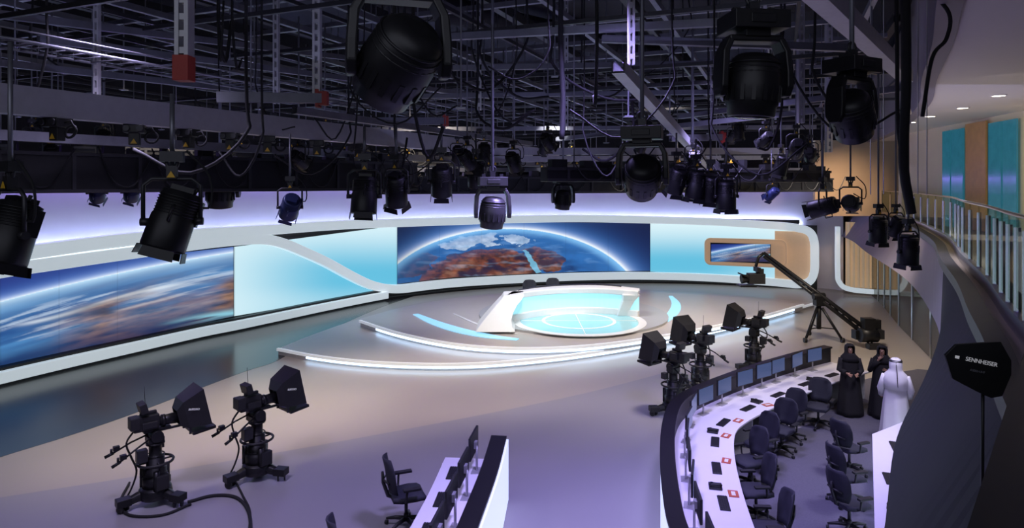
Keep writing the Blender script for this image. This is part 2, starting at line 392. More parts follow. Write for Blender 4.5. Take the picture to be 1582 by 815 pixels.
# ------------------------------------------------------------ dais
def arcpts(lst,z): return cr([tuple(P(u,v,z)[:2]) for u,v in lst],8)
dais=thing('presentation_dais','two-tier pale lens-shaped stage platform with glowing step edges','stage platform')
f1=[(430,537),(490,548),(560,556),(640,560),(720,560),(800,555),(900,544),(1000,528),(1100,508),(1190,486),(1258,467)]
b1=[(430,537),(490,513),(560,490),(640,470),(740,455),(870,447),(1000,448),(1130,455),(1258,467)]
F1=arcpts(f1,.22);B1=arcpts(b1,.22)
mk('lower_tier',MB().prism(F1+B1[::-1][1:-1],.0,.2),TIER,dais)
mk('step_nosing',MB().band(F1,-.02,.07,.14,.225),NOSE,dais)
mk('step_light',MB().band(F1[6:-4],-.0,.04,.07,.115),LED,dais,label='bluish white strip light under the step edge')
f2=[(557,494),(610,511),(680,526),(750,534),(830,536),(920,531),(1010,519),(1100,503),(1180,486),(1240,469)]
b2=[(557,494),(640,473),(740,457),(870,449),(1000,450),(1130,457),(1240,469)]
F2=arcpts(f2,.44);B2=arcpts(b2,.44)
mk('upper_tier',MB().prism(F2+B2[::-1][1:-1],.2,.42),TIER,dais)
mk('step_nosing',MB().band(F2,-.02,.07,.36,.445),NOSE,dais)
mk('step_light',MB().band(F2[4:-2],-.0,.04,.28,.335),LED,dais,label='bluish white strip light under the step edge')
C0=(2.37,25.3)
circ=lambda c,r,n=64,a0=0,a1=360:[(c[0]+r*math.cos(math.radians(a0+(a1-a0)*k/n)),c[1]+r*math.sin(math.radians(a0+(a1-a0)*k/n))) for k in range(n)]
mk('round_plinth',MB().prism(circ(C0,3.65),.42,.5),mat('grey_round_plinth',(.42,.42,.43),.3,noise=.04),dais)
def strip(outerp,width,z,name,m,parent,label=None):
    c=cr([tuple(P(u,v,z)[:2]) for u,v in outerp],6);n=len(c);N=norms(c);rings=[]
    for i,(p,q) in enumerate(zip(c,N)):
        w=width*(.35+.65*math.sin(math.pi*min(1,(i+.5)/n)))
        rings.append([Vector((p[0]-q[0]*w/2,p[1]-q[1]*w/2,z-.02)),Vector((p[0]+q[0]*w/2,p[1]+q[1]*w/2,z-.02)),Vector((p[0]+q[0]*w/2,p[1]+q[1]*w/2,z+.012)),Vector((p[0]-q[0]*w/2,p[1]-q[1]*w/2,z+.012))])
    return mk(name,MB().loft(rings,True,False),m,parent,label=label)
strip([(642,485),(672,498),(710,510),(755,519),(800,524)],.55,.43,'glass_inlay',GLASSB,dais,'glowing pale blue glass arc set in stage')
strip([(1036,457),(1044,468),(1042,480),(1028,494),(1004,507)],.42,.43,'glass_inlay',GLASSB,dais,'glowing pale blue glass arc set in stage')
strip([(700,484),(745,503),(800,516)],.12,.43,'glass_inlay',WHT,dais)
C1=(2.45,23.75)
mk('glass_floor_disc',MB().prism(circ(C1,2.15),.5,.512),GLASSC,dais,label='round pale cyan glass floor disc')
mk('disc_ring',MB().band(circ(C1,2.3,64)+[circ(C1,2.3,64)[0]],-.14,.14,.5,.52),WHT,dais)
mk('disc_ring',MB().band(circ(C1,1.3,48)+[circ(C1,1.3,48)[0]],-.06,.06,.51,.518),WHT,dais)
mk('disc_spokes',MB().box((C1[0],C1[1],.515),(4.2,.03,.008)).box((C1[0],C1[1],.515),(.03,4.2,.008)),WHT,dais)
# anchor desk
ad=thing('anchor_desk','white sweeping curved anchor desk with frosted cyan glass front','desk')
ftop=cr([(-.25,23.35),(.45,24.1),(1.3,24.7),(2.4,25.05),(3.5,25.0),(4.75,24.35)],6)
btop=cr([(-.05,24.2),(.6,25.0),(1.4,25.6),(2.5,26.0),(3.7,25.95),(4.95,25.0)],6)
rings=[]
for p,q in zip(ftop,btop):
    rings.append([Vector((p[0],p[1],1.28)),Vector((q[0],q[1],1.34)),Vector((q[0],q[1],1.5)),Vector((p[0],p[1],1.5))])
mk('desk_top',MB().loft(rings,True,False),WHT,ad,bev=.04)
mk('desk_front_glass',MB().band([(p[0]+.05,p[1]+.14) for p in ftop],-.04,.02,.72,1.30),FROST,ad)
mk('desk_plinth',MB().band([(p[0]+.05,p[1]+.14) for p in ftop],-.1,.12,.5,.74),WHT,ad,bev=.02)
mk('desk_inner_top',MB().loft([[Vector((p[0]*.25+q[0]*.75,p[1]*.25+q[1]*.75,1.5)),Vector((q[0],q[1],1.5)),Vector((q[0],q[1],1.52)),Vector((p[0]*.25+q[0]*.75,p[1]*.25+q[1]*.75,1.52))] for p,q in zip(ftop[3:-3],btop[3:-3])],True,False),BLKP,ad,label='dark glass inset along the rear of desk top')
def slab(prof,name):
    rings=[]
    for i,(xl,xr,z,ya,yb) in enumerate(prof):
        rings.append([Vector((xl,ya,z)),Vector((xr,ya,z)),Vector((xr,yb,z)),Vector((xl,yb,z))])
    return mk(name,MB().loft(rings,True,False),WHT,ad,bev=.03)
slab([(-1.25,.12,.5,21.95,23.6),(-1.15,.02,.62,22.15,23.7),(-.98,-.02,.8,22.45,23.85),(-.78,.05,1.0,22.75,24.0),(-.58,.18,1.2,23.0,24.15),(-.40,.35,1.36,23.25,24.3),(-.3,.45,1.5,23.35,24.35)],'sweeping_end_leg')
slab([(4.0,4.45,.5,24.6,25.3),(4.1,4.5,.8,24.55,25.3),(4.2,4.65,1.1,24.5,25.25),(4.2,4.85,1.34,24.4,25.2)],'angled_end_leg')
# ------------------------------------------------------------ office chair
def office_chair():
    r=thing('office_chair','black mesh-backed office chair on a five-star base','chair')
    b=MB();
    for k in range(5):
        a=2*math.pi*k/5+.3;b.tube([(0,0,.13),(.17*math.cos(a),.17*math.sin(a),.12),(.31*math.cos(a),.31*math.sin(a),.085)],[.035,.028,.018],8)
    b.cyl((0,0,.1),(0,0,.2),.045,.035)
    base=mk('star_base',b,BLKP,r)
    cm=MB().cyl((-.02,0,0),(.02,0,0),.03,n=12)
    first=None
    for k in range(5):
        a=2*math.pi*k/5+.3;l=(.31*math.cos(a),.31*math.sin(a),.031)
        if first is None: first=mk('caster',cm,BLKP,base,loc=l,rot=(0,0,a))
        else:
            c=first.copy();COL.objects.link(c);c.parent=base;c.location=l;c.rotation_euler=(0,0,a)
    mk('gas_lift',MB().cyl((0,0,.18),(0,0,.42),.025),DGR,r)
    rings=[]
    for t,w,z in((-.22,.2,.46),(-.1,.235,.45),(.08,.25,.455),(.2,.23,.45),(.25,.2,.425)):
        rings.append([Vector((-w,t,z)),Vector((0,t,z-.012)),Vector((w,t,z)),Vector((w*.95,t,z+.06)),Vector((0,t,z+.045)),Vector((-w*.95,t,z+.06))])
    mk('seat',MB().loft(rings,True,True),MESHB,r)
    mk('seat_pan',MB().box((0,0,.43),(.24,.3,.05)),BLKP,r,bev=.01)
    rings=[]
    for z,w,y in((.54,.15,-.21),(.62,.21,-.235),(.74,.25,-.255),(.88,.255,-.275),(.99,.22,-.30),(1.05,.15,-.315)):
        rings.append([Vector((-w,y+.05,z)),Vector((-w*.5,y-.01,z)),Vector((0,y-.03,z)),Vector((w*.5,y-.01,z)),Vector((w,y+.05,z)),Vector((w,y+.07,z)),Vector((w*.5,y+.012,z)),Vector((0,y-.008,z)),Vector((-w*.5,y+.012,z)),Vector((-w,y+.07,z))])
    mk('backrest',MB().loft(rings,True,True),MESHB,r)
    mk('back_support',MB().tube([(0,-.1,.42),(0,-.26,.5),(0,-.33,.7),(0,-.34,.85)],[.03,.03,.025,.018],8).tube([(-.15,-.27,.72),(0,-.335,.74),(.15,-.27,.72)],.016,6),DGR,r)
    for s in(-1,1):
        mk('armrest',MB().tube([(s*.18,-.05,.44),(s*.29,-.06,.5),(s*.3,-.05,.64)],.018,6).box((s*.3,.02,.665),(.075,.25,.035)),BLKP,r,bev=.006)
    return r
for u,v in((820,439),(857,436)):
    p=P(u,v,1.55);spawn('chair',office_chair,(p.x,p.y+.65,.42),math.pi+.1,1.12,'dark office chair behind the anchor desk','anchor chairs')
# ------------------------------------------------------------ studio camera
def studio_camera():
    r=thing('studio_camera','black broadcast camera with teleprompter on a wheeled studio pedestal','studio camera')
    b=MB()
    for k in range(3):
        a=math.radians(60+120*k);c,s=math.cos(a),math.sin(a)
        b.tube([(0,0,.22),(.3*c,.3*s,.2),(.52*c,.52*s,.14)],[.12,.095,.07],8)
        b.box((.52*c,.52*s,.18),(.24,.2,.13),Matrix.Rotation(a,3,'Z'))
    b.lathe([(.26,.12),(.29,.2),(.27,.3),(.2,.34)],20)
    base=mk('pedestal_base',b,BLK,r,bev=.008)
    for k in range(3):
        a=math.radians(60+120*k);c,s=math.cos(a),math.sin(a)
        M_=Matrix.Rotation(a+.5,3,'Z')
        m=MB();
        for o in(-.045,.045):
            d=M_@Vector((o,0,0));e=M_@Vector((o*1.7,0,0));m.cyl(Vector((.53*c,.53*s,.075))+d,Vector((.53*c,.53*s,.075))+e,.074,n=16)
        mk('wheel',m,BLKP,base)
    col=MB().lathe([(.22,.3),(.22,.5),(.19,.52),(.19,.66),(.155,.68),(.155,.86),(.11,.88),(.11,1.08),(.16,1.1),(.16,1.13)],20)
    for k in range(3):
        a=math.radians(120*k+20);col.cyl((.23*math.cos(a),.23*math.sin(a),.3),(.23*math.cos(a),.23*math.sin(a),.66),.05,n=10)
    for z in(.55,.7,.9): col.torus((0,0,z),.19 if z<.6 else .15,.012,20,6)
    mk('column',col,BLK,r)
    mk('steering_ring',MB().torus((0,0,.78),.30,.024).tube([(-.3,0,.78),(.3,0,.78)],.016).tube([(0,-.3,.78),(0,.3,.78)],.016),BLKP,r)
    mk('pan_tilt_head',MB().box((0,0,1.18),(.26,.24,.12)).cyl((0,-.16,1.26),(0,.16,1.26),.11,n=18).box((.02,0,1.37),(.46,.17,.05)).box((-.05,.16,1.22),(.16,.08,.18)),BLK,r,bev=.01)
    mk('camera_body',MB().box((-.16,0,1.53),(.42,.2,.27)).box((-.35,0,1.56),(.16,.24,.22)).box((-.12,0,1.70),(.28,.06,.06)).box((-.12,.13,1.56),(.22,.07,.16)).box((-.12,-.13,1.5),(.26,.05,.12)),BLKP,r,bev=.015)
    mk('lens',MB().cyl((.04,0,1.5),(.36,0,1.5),.085,.105,n=18).cyl((.1,0,1.5),(.16,0,1.5),.11,n=18),BLK,r)
    mk('viewfinder',MB().box((-.22,-.02,1.82),(.12,.28,.18),Matrix.Rotation(-.25,3,'Y')).tube([(-.1,0,1.68),(-.15,0,1.75)],.02),BLKP,r,bev=.012)
    Rt=Matrix.Translation((.36,0,1.5))@Matrix.Rotation(-.22,4,'Y')@Matrix.Translation((-.36,0,-1.5))
    t=MB()
    rings=[[Rt@Vector((x,-w,z0)),Rt@Vector((x,w,z0)),Rt@Vector((x,w,z1)),Rt@Vector((x,-w,z1))] for x,w,z0,z1 in((.36,.15,1.36,1.66),(.48,.24,1.28,1.8),(.86,.3,1.2,1.92))]
    t.loft(rings,False,False)
    tp=mk('teleprompter_hood',t,BLKP,r);s=tp.modifiers.new('Solid','SOLIDIFY');s.thickness=.015
    mk('prompter_monitor',MB().box(Rt@Vector((.72,0,1.12)),(.42,.5,.055),Matrix.Rotation(-.1,3,'Y')),BLK,r,bev=.008)
    mk('prompter_glass',MB().add([Rt@Vector(q) for q in((.42,-.19,1.68),(.42,.19,1.68),(.8,.27,1.22),(.8,-.27,1.22))],[(0,1,2,3)]),LENS,r)
    mk('prompter_bracket',MB().box((.3,0,1.33),(.7,.06,.03)).box((.55,.2,1.27),(.04,.03,.16)).box((.55,-.2,1.27),(.04,.03,.16)),DGR,r)
    for s in(-1,1):
        mk('pan_handle',MB().tube([(-.1,s*.12,1.26),(-.35,s*.2,1.16),(-.62,s*.26,1.02)],.017,8).cyl((-.62,s*.26,1.02),(-.76,s*.28,.965),.028,n=10).box((-.58,s*.26,1.09),(.1,.08,.08)).cyl((-.66,s*.26,1.0),(-.66,s*.26,1.1),.02,n=8),BLK,r)
    mk('antenna',MB().cyl((-.15,.05,1.7),(-.17,.06,2.2),.005,n=5),BLK,r)
    mk('cable_loop',MB().tube(cr([(-.3,.05,1.45),(-.45,.1,1.2),(-.36,.18,.9),(-.26,.22,.6),(-.33,.25,.3),(-.45,.3,.05)],5),.018,6),CABL,r)
    mk('drive_box',MB().box((-.25,-.1,.97),(.18,.15,.22)),DGR,r,bev=.01)
    mk('battery_pack',MB().box((.05,-.25,.45),(.22,.12,.26)),BLKP,r,bev=.01)
    mk('control_unit',MB().box((.12,.2,1.02),(.14,.14,.16)),DGR,r,bev=.01)
    q=Rt@Vector((.665,-.285,1.60));text('autoscript',.075,LETT,r,q,(math.pi/2,.22,.14))
    return r
cams=[(P(240,776),.75,.93,'black broadcast camera with teleprompter on pedestal, cable trailing'),(P(397,738),.85,.95,'black broadcast camera with teleprompter and tall thin antenna'),
(P(1040,640),2.25,.92,'black broadcast camera behind the curved desk'),(P(1082,605),2.1,.94,'black broadcast camera near the dais behind desk'),(P(1165,572),2.4,.94,'black broadcast camera facing the stage')]
for p,rz,sc,l in cams: spawn('cam',studio_camera,(p.x,p.y,.003),rz,sc,l,'studio pedestal cameras')
def cable(pts,r,label,m=CABL,name='floor_cable',cat='cable',group=None,n=6):
    c=cr([tuple(p) for p in pts],n);o=Vector(c[0]);return mk(name,MB().tube([Vector(p)-o for p in c],r,6),m,label=label,category=cat,group=group,loc=o)
cable([P(290,775,.03),P(330,765,.03),P(365,768,.03),P(384,790,.03),P(388,830,.03)],.028,'thick black camera cable curving over the floor')
cable([P(365,745,.03),P(375,765,.03),P(386,790,.03),P(384,830,.03)],.02,'black camera cable running from pedestal')
cable([P(200,745,.03),P(186,775,.03),P(200,795,.03),P(250,795,.03),P(295,778,.03)],.022,'black cable looped around pedestal wheels')
# ------------------------------------------------------------ jib crane
jb=P(1265,525);jib=thing('camera_jib_crane','black camera jib crane with long boom on tripod','camera crane',(jb.x,jb.y,0))
m=MB()
for k in range(3):
    a=math.radians(90+120*k);c,s=math.cos(a),math.sin(a);m.cyl((.1*c,.1*s,1.15),(.75*c,.75*s,.08),.05,.045,8);m.cyl((.0,.0,.45),(.5*c,.5*s,.45),.02,n=6)
m.cyl((0,0,.4),(0,0,1.3),.08,n=12);mk('tripod',m,BLK,jib)
for k in range(3):
    a=math.radians(90+120*k);mk('wheel',MB().cyl((.75*math.cos(a)-.05,.75*math.sin(a),.085),(.75*math.cos(a)+.05,.75*math.sin(a),.085),.085,n=16),BLKP,jib)
tip=D(1180,393,24.2)-jb;piv=Vector((0,0,1.55));dirv=(tip-piv).normalized();tail=piv-dirv*1.9
m=MB();up=Vector((0,0,.11))
m.cyl(tip+up*.6,tail+up,.06,.075,8);m.cyl(tip-up*.6,tail-up,.06,.075,8)
for k in range(16):
    a=tip.lerp(tail,k/16);b=tip.lerp(tail,(k+1)/16);m.cyl(a+up*(.7 if k%2 else -.7),b-up*(.7 if k%2 else -.7),.03,n=5)
mk('boom_arm',m,BLK,jib)
mk('pivot_head',MB().box((0,0,1.4),(.3,.3,.35)).cyl((-.2,0,1.55),(.2,0,1.55),.13,n=14),BLK,jib,bev=.01)
mk('counterweight',MB().cyl(tail+Vector((-.28,0,-.05)),tail+Vector((.28,0,-.05)),.24,n=20).box(tail+Vector((0,0,.3)),(.36,.3,.45)).box(tail+dirv*.4+Vector((0,0,-.3)),(.25,.3,.3)).box(tail+Vector((.3,.1,.3)),(.3,.2,.3)),BLK,jib)
mk('operator_console',MB().box(tail+Vector((.1,-.2,-.45)),(.45,.25,.3)).box(tail+Vector((.35,0,.0)),(.2,.4,.3)).tube([tail+Vector((0,0,-.1)),tail+Vector((.1,-.2,-.4))],.03).tube([tail+Vector((0,0,-.1)),Vector((tail.x,tail.y,.05))],.04),BLKP,jib)
hd=tip+Vector((-.1,0,-.15))
mk('remote_head',MB().tube([tip+Vector((0,0,.05)),tip+Vector((-.2,0,-.1)),tip+Vector((-.3,0,-.45))],.06,8).box(hd+Vector((-.15,0,-.4)),(.14,.4,.16)),BLK,jib)
mk('camera_body',MB().box(hd+Vector((-.2,0,-.74)),(.6,.34,.38)).cyl(hd+Vector((-.4,0,-.74)),hd+Vector((-.75,0,-.76)),.14,.17,14).box(hd+Vector((-.05,0,-.48)),(.28,.1,.2)),BLKP,jib,bev=.01)
mk('prompter_hood',MB().box(hd+Vector((-.65,0,-.62)),(.3,.5,.05),Matrix.Rotation(.4,3,'Y')).box(hd+Vector((-.55,0,-1.0)),(.6,.5,.06)),BLK,jib)
# ------------------------------------------------------------ newsroom desks
def monitor():
    r=thing('computer_monitor','slim black flat-panel computer monitor on an arm','monitor')
    mk('screen_panel',MB().box((0,0,.42),(.56,.035,.34)),BLKP,r,bev=.006)
    mk('display',MB().box((0,-.019,.42),(.53,.004,.31)),SCRON,r)
    mk('stand',MB().cyl((0,.05,0),(0,.05,.38),.018,n=8).box((0,.03,.4),(.1,.05,.1)).prism([(-.12,-.02),(.12,-.02),(.1,.13),(-.1,.13)],0,.015),ALU,r)
    return r
def keyboard():
    r=thing('keyboard','black computer keyboard on the white worktop','keyboard')
    mk('keyboard_base',MB().box((0,0,.01),(.44,.15,.02)),BLKP,r,bev=.004)
    k=MB()
    for i in range(4):
        for j in range(13): k.box((-.2+j*.033,-.05+i*.033,.024),(.026,.026,.008))
    mk('keys',k,DGR,r);return r
def phone():
    r=thing('desk_telephone','black desk telephone with handset on white worktop','telephone')
    mk('phone_base',MB().prism([(-.1,-.1),(.1,-.1),(.1,.1),(-.1,.1)],0,.04),BLKP,r,bev=.008)
    mk('handset',MB().tube([(-.07,-.09,.06),(-.07,-.05,.075),(-.07,.05,.075),(-.07,.09,.06)],[.026,.017,.017,.026],8),BLK,r)
    mk('phone_display',MB().box((.04,.05,.045),(.08,.04,.01)),SCR,r);return r
def booklet():
    r=thing('red_booklet','small red printed booklet lying on the worktop','booklet')
    mk('cover',MB().box((0,0,.006),(.21,.15,.012)),REDBK,r);mk('label_panel',MB().box((0,0,.0125),(.13,.06,.002)),WHT,r);return r
O=cr([(2.35,6.2),(2.15,7.3),(2.1,8.2),(2.23,9.16),(2.5,10.5),(2.87,11.9),(3.3,13.0),(3.9,13.8),(4.85,14.7),(6.15,15.8),(7.5,16.8),(8.5,17.45)],8)
nd=thing('curved_newsroom_desk','long curved white newsroom desk with black screen and backlit front','desk')
mk('worktop',MB().band(O,.05,1.15,.71,.75),WORK,nd,bev=.008)
mk('privacy_screen',MB().band(O,-.02,.1,.1,1.12),BLKP,nd)
mk('screen_cap',MB().band(O,-.1,.14,1.12,1.16),BLK,nd)
mk('backlit_front_panel',MB().band(O,-.09,-.03,.06,1.05),LITP,nd)
mk('plinth',MB().band(O,-.04,.12,0,.06),BLK,nd)
for i in(0,12,24,36,48,60,72,84,len(O)-1):
    if i<len(O):
        n=norms(O)[i];p=O[i];a=math.atan2(n[1],n[0]);mk('support_panel',MB().box((p[0]+n[0]*.55,p[1]+n[1]*.55,.355),(.9,.05,.71),Matrix.Rotation(a,3,'Z')),WHT,nd)
ON=norms(O);L=np.concatenate([[0],np.cumsum([math.hypot(O[i+1][0]-O[i][0],O[i+1][1]-O[i][1]) for i in range(len(O)-1)])])
def onO(s,off):
    i=int(np.argmin(abs(L-s)));p=O[i];n=ON[i];return (p[0]+n[0]*off,p[1]+n[1]*off,math.atan2(n[1],n[0]))
s=1.0;k=0
while s<L[-1]-.3:
    x,y,a=onO(s,.36);spawn('mon',monitor,(x,y,.75),a+math.pi/2+random.uniform(-.14,.14),1,None,'newsroom monitors')
    s+=.84;k+=1
s=1.0;k=0
while s<L[-1]-.3:
    x,y,a=onO(s,.82);spawn('kb',keyboard,(x,y,.75),a+math.pi/2,1,None,'newsroom keyboards')
    if k%2==0:
        x,y,a=onO(s+.55,.75);spawn('ph',phone,(x,y,.75),a+math.pi/2,1,None,'desk telephones')
    x,y,a=onO(s+.42,1.0);spawn('bk',booklet,(x,y,.75),a+1.4+random.uniform(-.2,.2),1,None,'red booklets')
    s+=1.3;k+=1
for u,v,rz in((1158,745,1.9),(1168,795,1.6),(1207,692,2.3),(1222,672,2.2),(1264,652,2.5),(1190,862,1.5),(1176,717,2.0),(1312,722,-1.2),(1308,770,-1.4),(1312,815,-1.3)):
    p=P(u,v+8);spawn('chair',office_chair,(p.x,p.y,.012),rz,1,'black mesh-backed office chair at the newsroom desk','newsroom chairs')
rd=thing('side_newsroom_desk','white straight newsroom desk beside the balcony','desk')
poly=[(6.87,12.35),(8.25,13.25),(8.9,12.6),(7.2,9.5),(6.3,7.2),(4.6,7.2),(5.02,8.96)]
mk('worktop',MB().prism(poly,.70,.75),WORK,rd,bev=.01)
ip=[(6.92,12.3),(8.2,13.15),(8.75,12.55),(7.1,9.5),(6.2,7.3),(4.7,7.3),(5.1,8.96)]
mk('desk_carcass',MB().prism(ip,0.012,.70),LITP,rd)
for (u,v,a) in((1405,690,1.2),(1398,740,1.2)):
    p=P(u,v,.75);spawn('mon',monitor,(p.x+.35,p.y,.75),a-.2-math.pi-.3,1,None,'newsroom monitors');spawn('kb',keyboard,(p.x-.25,p.y,.75),a,1,None,'newsroom keyboards')
p=P(1382,785,.75);spawn('ph',phone,(p.x,p.y,.75),1,1,None,'desk telephones')
O2=cr([(-.75,6.2),(-.6,7.2),(-.45,8.3),(-.25,9.8),(-.12,11.2)],6)
cd=thing('tapered_newsroom_desk','white newsroom desk with black privacy screen and backlit side','desk')
mk('worktop',MB().band(O2,-1.05,-.2,.71,.75),WORK,cd,bev=.008)
mk('privacy_screen',MB().band(O2,-.2,.0,.06,1.12),BLKP,cd)
mk('screen_cap',MB().band(O2,-.24,.03,1.12,1.16),BLK,cd)
mk('backlit_front_panel',MB().band(O2,.0,.06,.06,1.1),LITP,cd)
mk('plinth',MB().band(O2,-.18,.02,0,.06),BLK,cd)
mk('end_panel',MB().box((-.75,11.12,.36),(.9,.05,.71)),WHT,cd)
for y,x in((10.75,-.66),(9.85,-.76),(8.95,-.86),(8.1,-.96)):
    spawn('mon',monitor,(x+.02,y,.75),-math.pi/2-.15,1.1,None,'newsroom monitors');spawn('kb',keyboard,(x-.32,y-.1,.75),-1.65,1,None,'newsroom keyboards')
for x,y,rz in((-1.7,10.4,-1.2),(-2.05,8.5,-1.2)):
    spawn('chair',office_chair,(x,y,.003),rz,1.12,'black mesh-backed office chair at the tapered desk','newsroom chairs')
# ------------------------------------------------------------ people
def person(loc,rz,hgt,elb,wri,robe,label,scarf_m,male=False):
    r=thing('person',label,'person',loc,rz,scale=hgt/1.72)
    V=[];E=[];R=[]
    def add(p,rad,par=None):
        V.append(p);R.append(rad);i=len(V)-1
        if par is not None:E.append((par,i))
        return i
    pel=add((0,0,.96),(.15,.11));sp=add((0,0,1.12),(.125,.095),pel);ch=add((0,0,1.3),(.155,.11),sp);nb=add((0,-.01,1.44),(.075,.065),ch)
    nk=add((0,0,1.5),(.052,.055),nb);jw=add((0,.015,1.56),(.06,.07),nk);he=add((0,.0,1.63),(.078,.092),jw);cw=add((0,-.01,1.69),(.06,.07),he)
    no=add((0,.10,1.605),(.012,.014),he)
    for s in(-1,1):
        hp=add((s*.09,0,.9),(.1,.1),pel);kn=add((s*.1,.015,.5),(.06,.062),hp);an=add((s*.1,-.01,.1),(.038,.042),kn);add((s*.115,.13,.035),(.04,.03),an)
        sh=add((s*.185,0,1.39),(.062,.062),ch)
        el=Vector((elb[0]*s,elb[1],elb[2])) if not isinstance(elb,dict) else Vector(elb[s]);wr=Vector((wri[0]*s,wri[1],wri[2])) if not isinstance(wri,dict) else Vector(wri[s])
        e=add(tuple(el),(.043,.043),sh);w=add(tuple(wr),(.028,.024),e)
        d=(wr-el).normalized();side=d.cross(Vector((0,1,0.2))).normalized();nrm=side.cross(d).normalized()
        pa=add(tuple(wr+d*.06),(.036,.02),w)
        for k in range(4):
            o=side*(k-1.5)*.021;q1=wr+d*.11+o;q2=q1+d*(.034+.006*(k in(1,2)))+nrm*.006;q3=q2+d*.022+nrm*.014
            a=add(tuple(q1),(.0095,.0095),pa);b=add(tuple(q2),(.0085,.0085),a);add(tuple(q3),(.007,.007),b)
        q1=wr+d*.045-side*.036;a=add(tuple(q1),(.011,.011),pa);add(tuple(q1+d*.03-side*.018+nrm*.01),(.009,.009),a)
    me=bpy.data.meshes.new('tmp');me.from_pydata(V,E,[]);o=bpy.data.objects.new('tmp',me);COL.objects.link(o)
    sk=o.modifiers.new('Skin','SKIN')
    for i,rad in enumerate(R): me.skin_vertices[0].data[i].radius=rad
    me.skin_vertices[0].data[0].use_root=True
    ss=o.modifiers.new('Sub','SUBSURF');ss.levels=1;ss.render_levels=1
    dg=bpy.context.evaluated_depsgraph_get();dg.update();nm=bpy.data.meshes.new_from_object(o.evaluated_get(dg));bpy.data.objects.remove(o)
    nm.materials.clear();nm.materials.append(SKIN)
    for p in nm.polygons:p.use_smooth=True
    bo=bpy.data.objects.new('body',nm);COL.objects.link(bo);bo.parent=r
    for sx in(-.03,.03): mk('eye',MB().ell((sx,.083,1.63),(.013,.008,.008),8,5),HAIR,r)
    mk('mouth',MB().ell((0,.088,1.565),(.022,.006,.006),8,5),mat('lips',(.4,.12,.1),.5,noise=.05),r)
    n=28;m=MB();rings=[]
    for z,rx,ry,fold in((1.49,.07,.07,0),(1.455,.12,.09,0),(1.42,.2,.115,.0),(1.3,.215,.15,.01),(1.12,.2,.155,.02),(.95,.215,.175,.04),(.7,.24,.2,.06),(.4,.265,.23,.08),(.12,.29,.26,.1),(.02,.29,.26,.1)):
        rings.append([Vector((rx*(1+fold*math.sin(7*2*math.pi*k/n))*math.cos(2*math.pi*k/n),ry*(1+fold*math.cos(5*2*math.pi*k/n+z))*math.sin(2*math.pi*k/n),z)) for k in range(n)])
    m.loft(rings,True,True)
    for s in(-1,1):
        el=Vector((elb[0]*s,elb[1],elb[2])) if not isinstance(elb,dict) else Vector(elb[s]);wr=Vector((wri[0]*s,wri[1],wri[2])) if not isinstance(wri,dict) else Vector(wri[s])
        sh=Vector((s*.17,0,1.39));m.tube([sh,sh.lerp(el,.5),el,el.lerp(wr,.5),el.lerp(wr,.95)],[.085,.075,.065,.062,.07],12)
    mk('robe',m,robe,r)
    n=24;rings=[];m=MB()
    prof=((1.755,.02,.02,0),(1.745,.06,.065,0),(1.71,.098,.11,0),(1.66,.108,.122,-.005),(1.6,.108,.12,-.01),(1.54,.105,.115,-.01),(1.49,.13,.13,-.01),(1.43,.19,.15,-.01),(1.34,.225,.165,-.01))
    if male: prof=prof+((1.15,.2,.175,-.03),)
    for z,rx,ry,oy in prof:
        rings.append([Vector((rx*math.cos(2*math.pi*(k+.5)/n),oy+ry*math.sin(2*math.pi*(k+.5)/n)+.0,z)) for k in range(n)])
    m.loft(rings,False,True,skip=lambda i,j:(i in(2,3,4) and 3<=j<=8) or (male and i>=5 and 3<=j<=8))
    h=mk('headscarf',m,scarf_m,r);sd=h.modifiers.new('S','SOLIDIFY');sd.thickness=.012
    if male:
        mk('head_cord',MB().torus((0,-.005,1.7),.112,.012).torus((0,-.005,1.722),.104,.011).tube([(0,-.12,1.7),(.02,-.175,1.5),(.03,-.2,1.2)],.008),BLKP,r)
    return r
person((8.12,13.7,.012),-.5,1.78,(.27,.0,1.12),(.24,.17,.95),THOBE,'person in long white robe and white headdress with black cord, standing',THOBE,True)
person((8.75,15.3,.012),2.5,1.66,{-1:(-.26,.06,1.12),1:(.25,.1,1.14)},{-1:(-.14,.22,1.2),1:(.06,.16,1.42)},ABAYA,'person in black robe and headscarf, one hand raised to chin',ABAYA)
person((8.06,15.45,.012),2.9,1.66,(.25,.05,1.12),(.12,.24,1.08),ABAYA,'person in black robe and headscarf with clasped hands, standing by desk',ABAYA)
# ------------------------------------------------------------ balcony
E=cr([(1.2,-1.0),(1.85,1.2),(2.5,2.9),(3.3,4.3),(4.15,5.6),(5.0,7.0),(6.25,9.0),(8.0,12),(10.15,15.5),(12.5,20),(14.9,25),(16.8,30),(18.2,35)],6)
Lc=cr([(.9,-.8),(1.3,1.2),(1.8,2.9),(2.3,4.1),(3.0,5.2),(4.1,6.9),(5.5,8.7),(7.0,10.6),(8.7,13.4),(11.3,18.6),(14.1,25.7),(16.3,31),(17.6,35)],6)
def fascia(i0,i1,m_,nm):
    m=MB();rings=[]
    for p,q in list(zip(E,Lc))[i0:i1]: rings.append([Vector((q[0],q[1],2.8)),Vector((q[0]+.3,q[1]-.1,2.8)),Vector((p[0]+.3,p[1]-.1,4.05)),Vector((p[0],p[1],4.05))])
    m.loft(rings,True,False);mk(nm,m,m_,kind='structure')
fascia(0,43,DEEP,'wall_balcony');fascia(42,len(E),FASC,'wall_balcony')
mk('trim_2',MB().band(E,-.06,.12,4.0,4.16),BLK,kind='structure')
mk('floor',MB().band(E[6:],.1,5.5,3.9,4.08),mat('dark_lobby_floor',(.20,.17,.12),.3,noise=.15,nscale=2),kind='structure')
mk('ceiling',MB().band(E,-.1,8,7.5,7.6),SOFF,kind='structure')
mk('wall_bulkhead',MB().band(E,-.35,-.1,7.45,10.5),FASC,kind='structure')
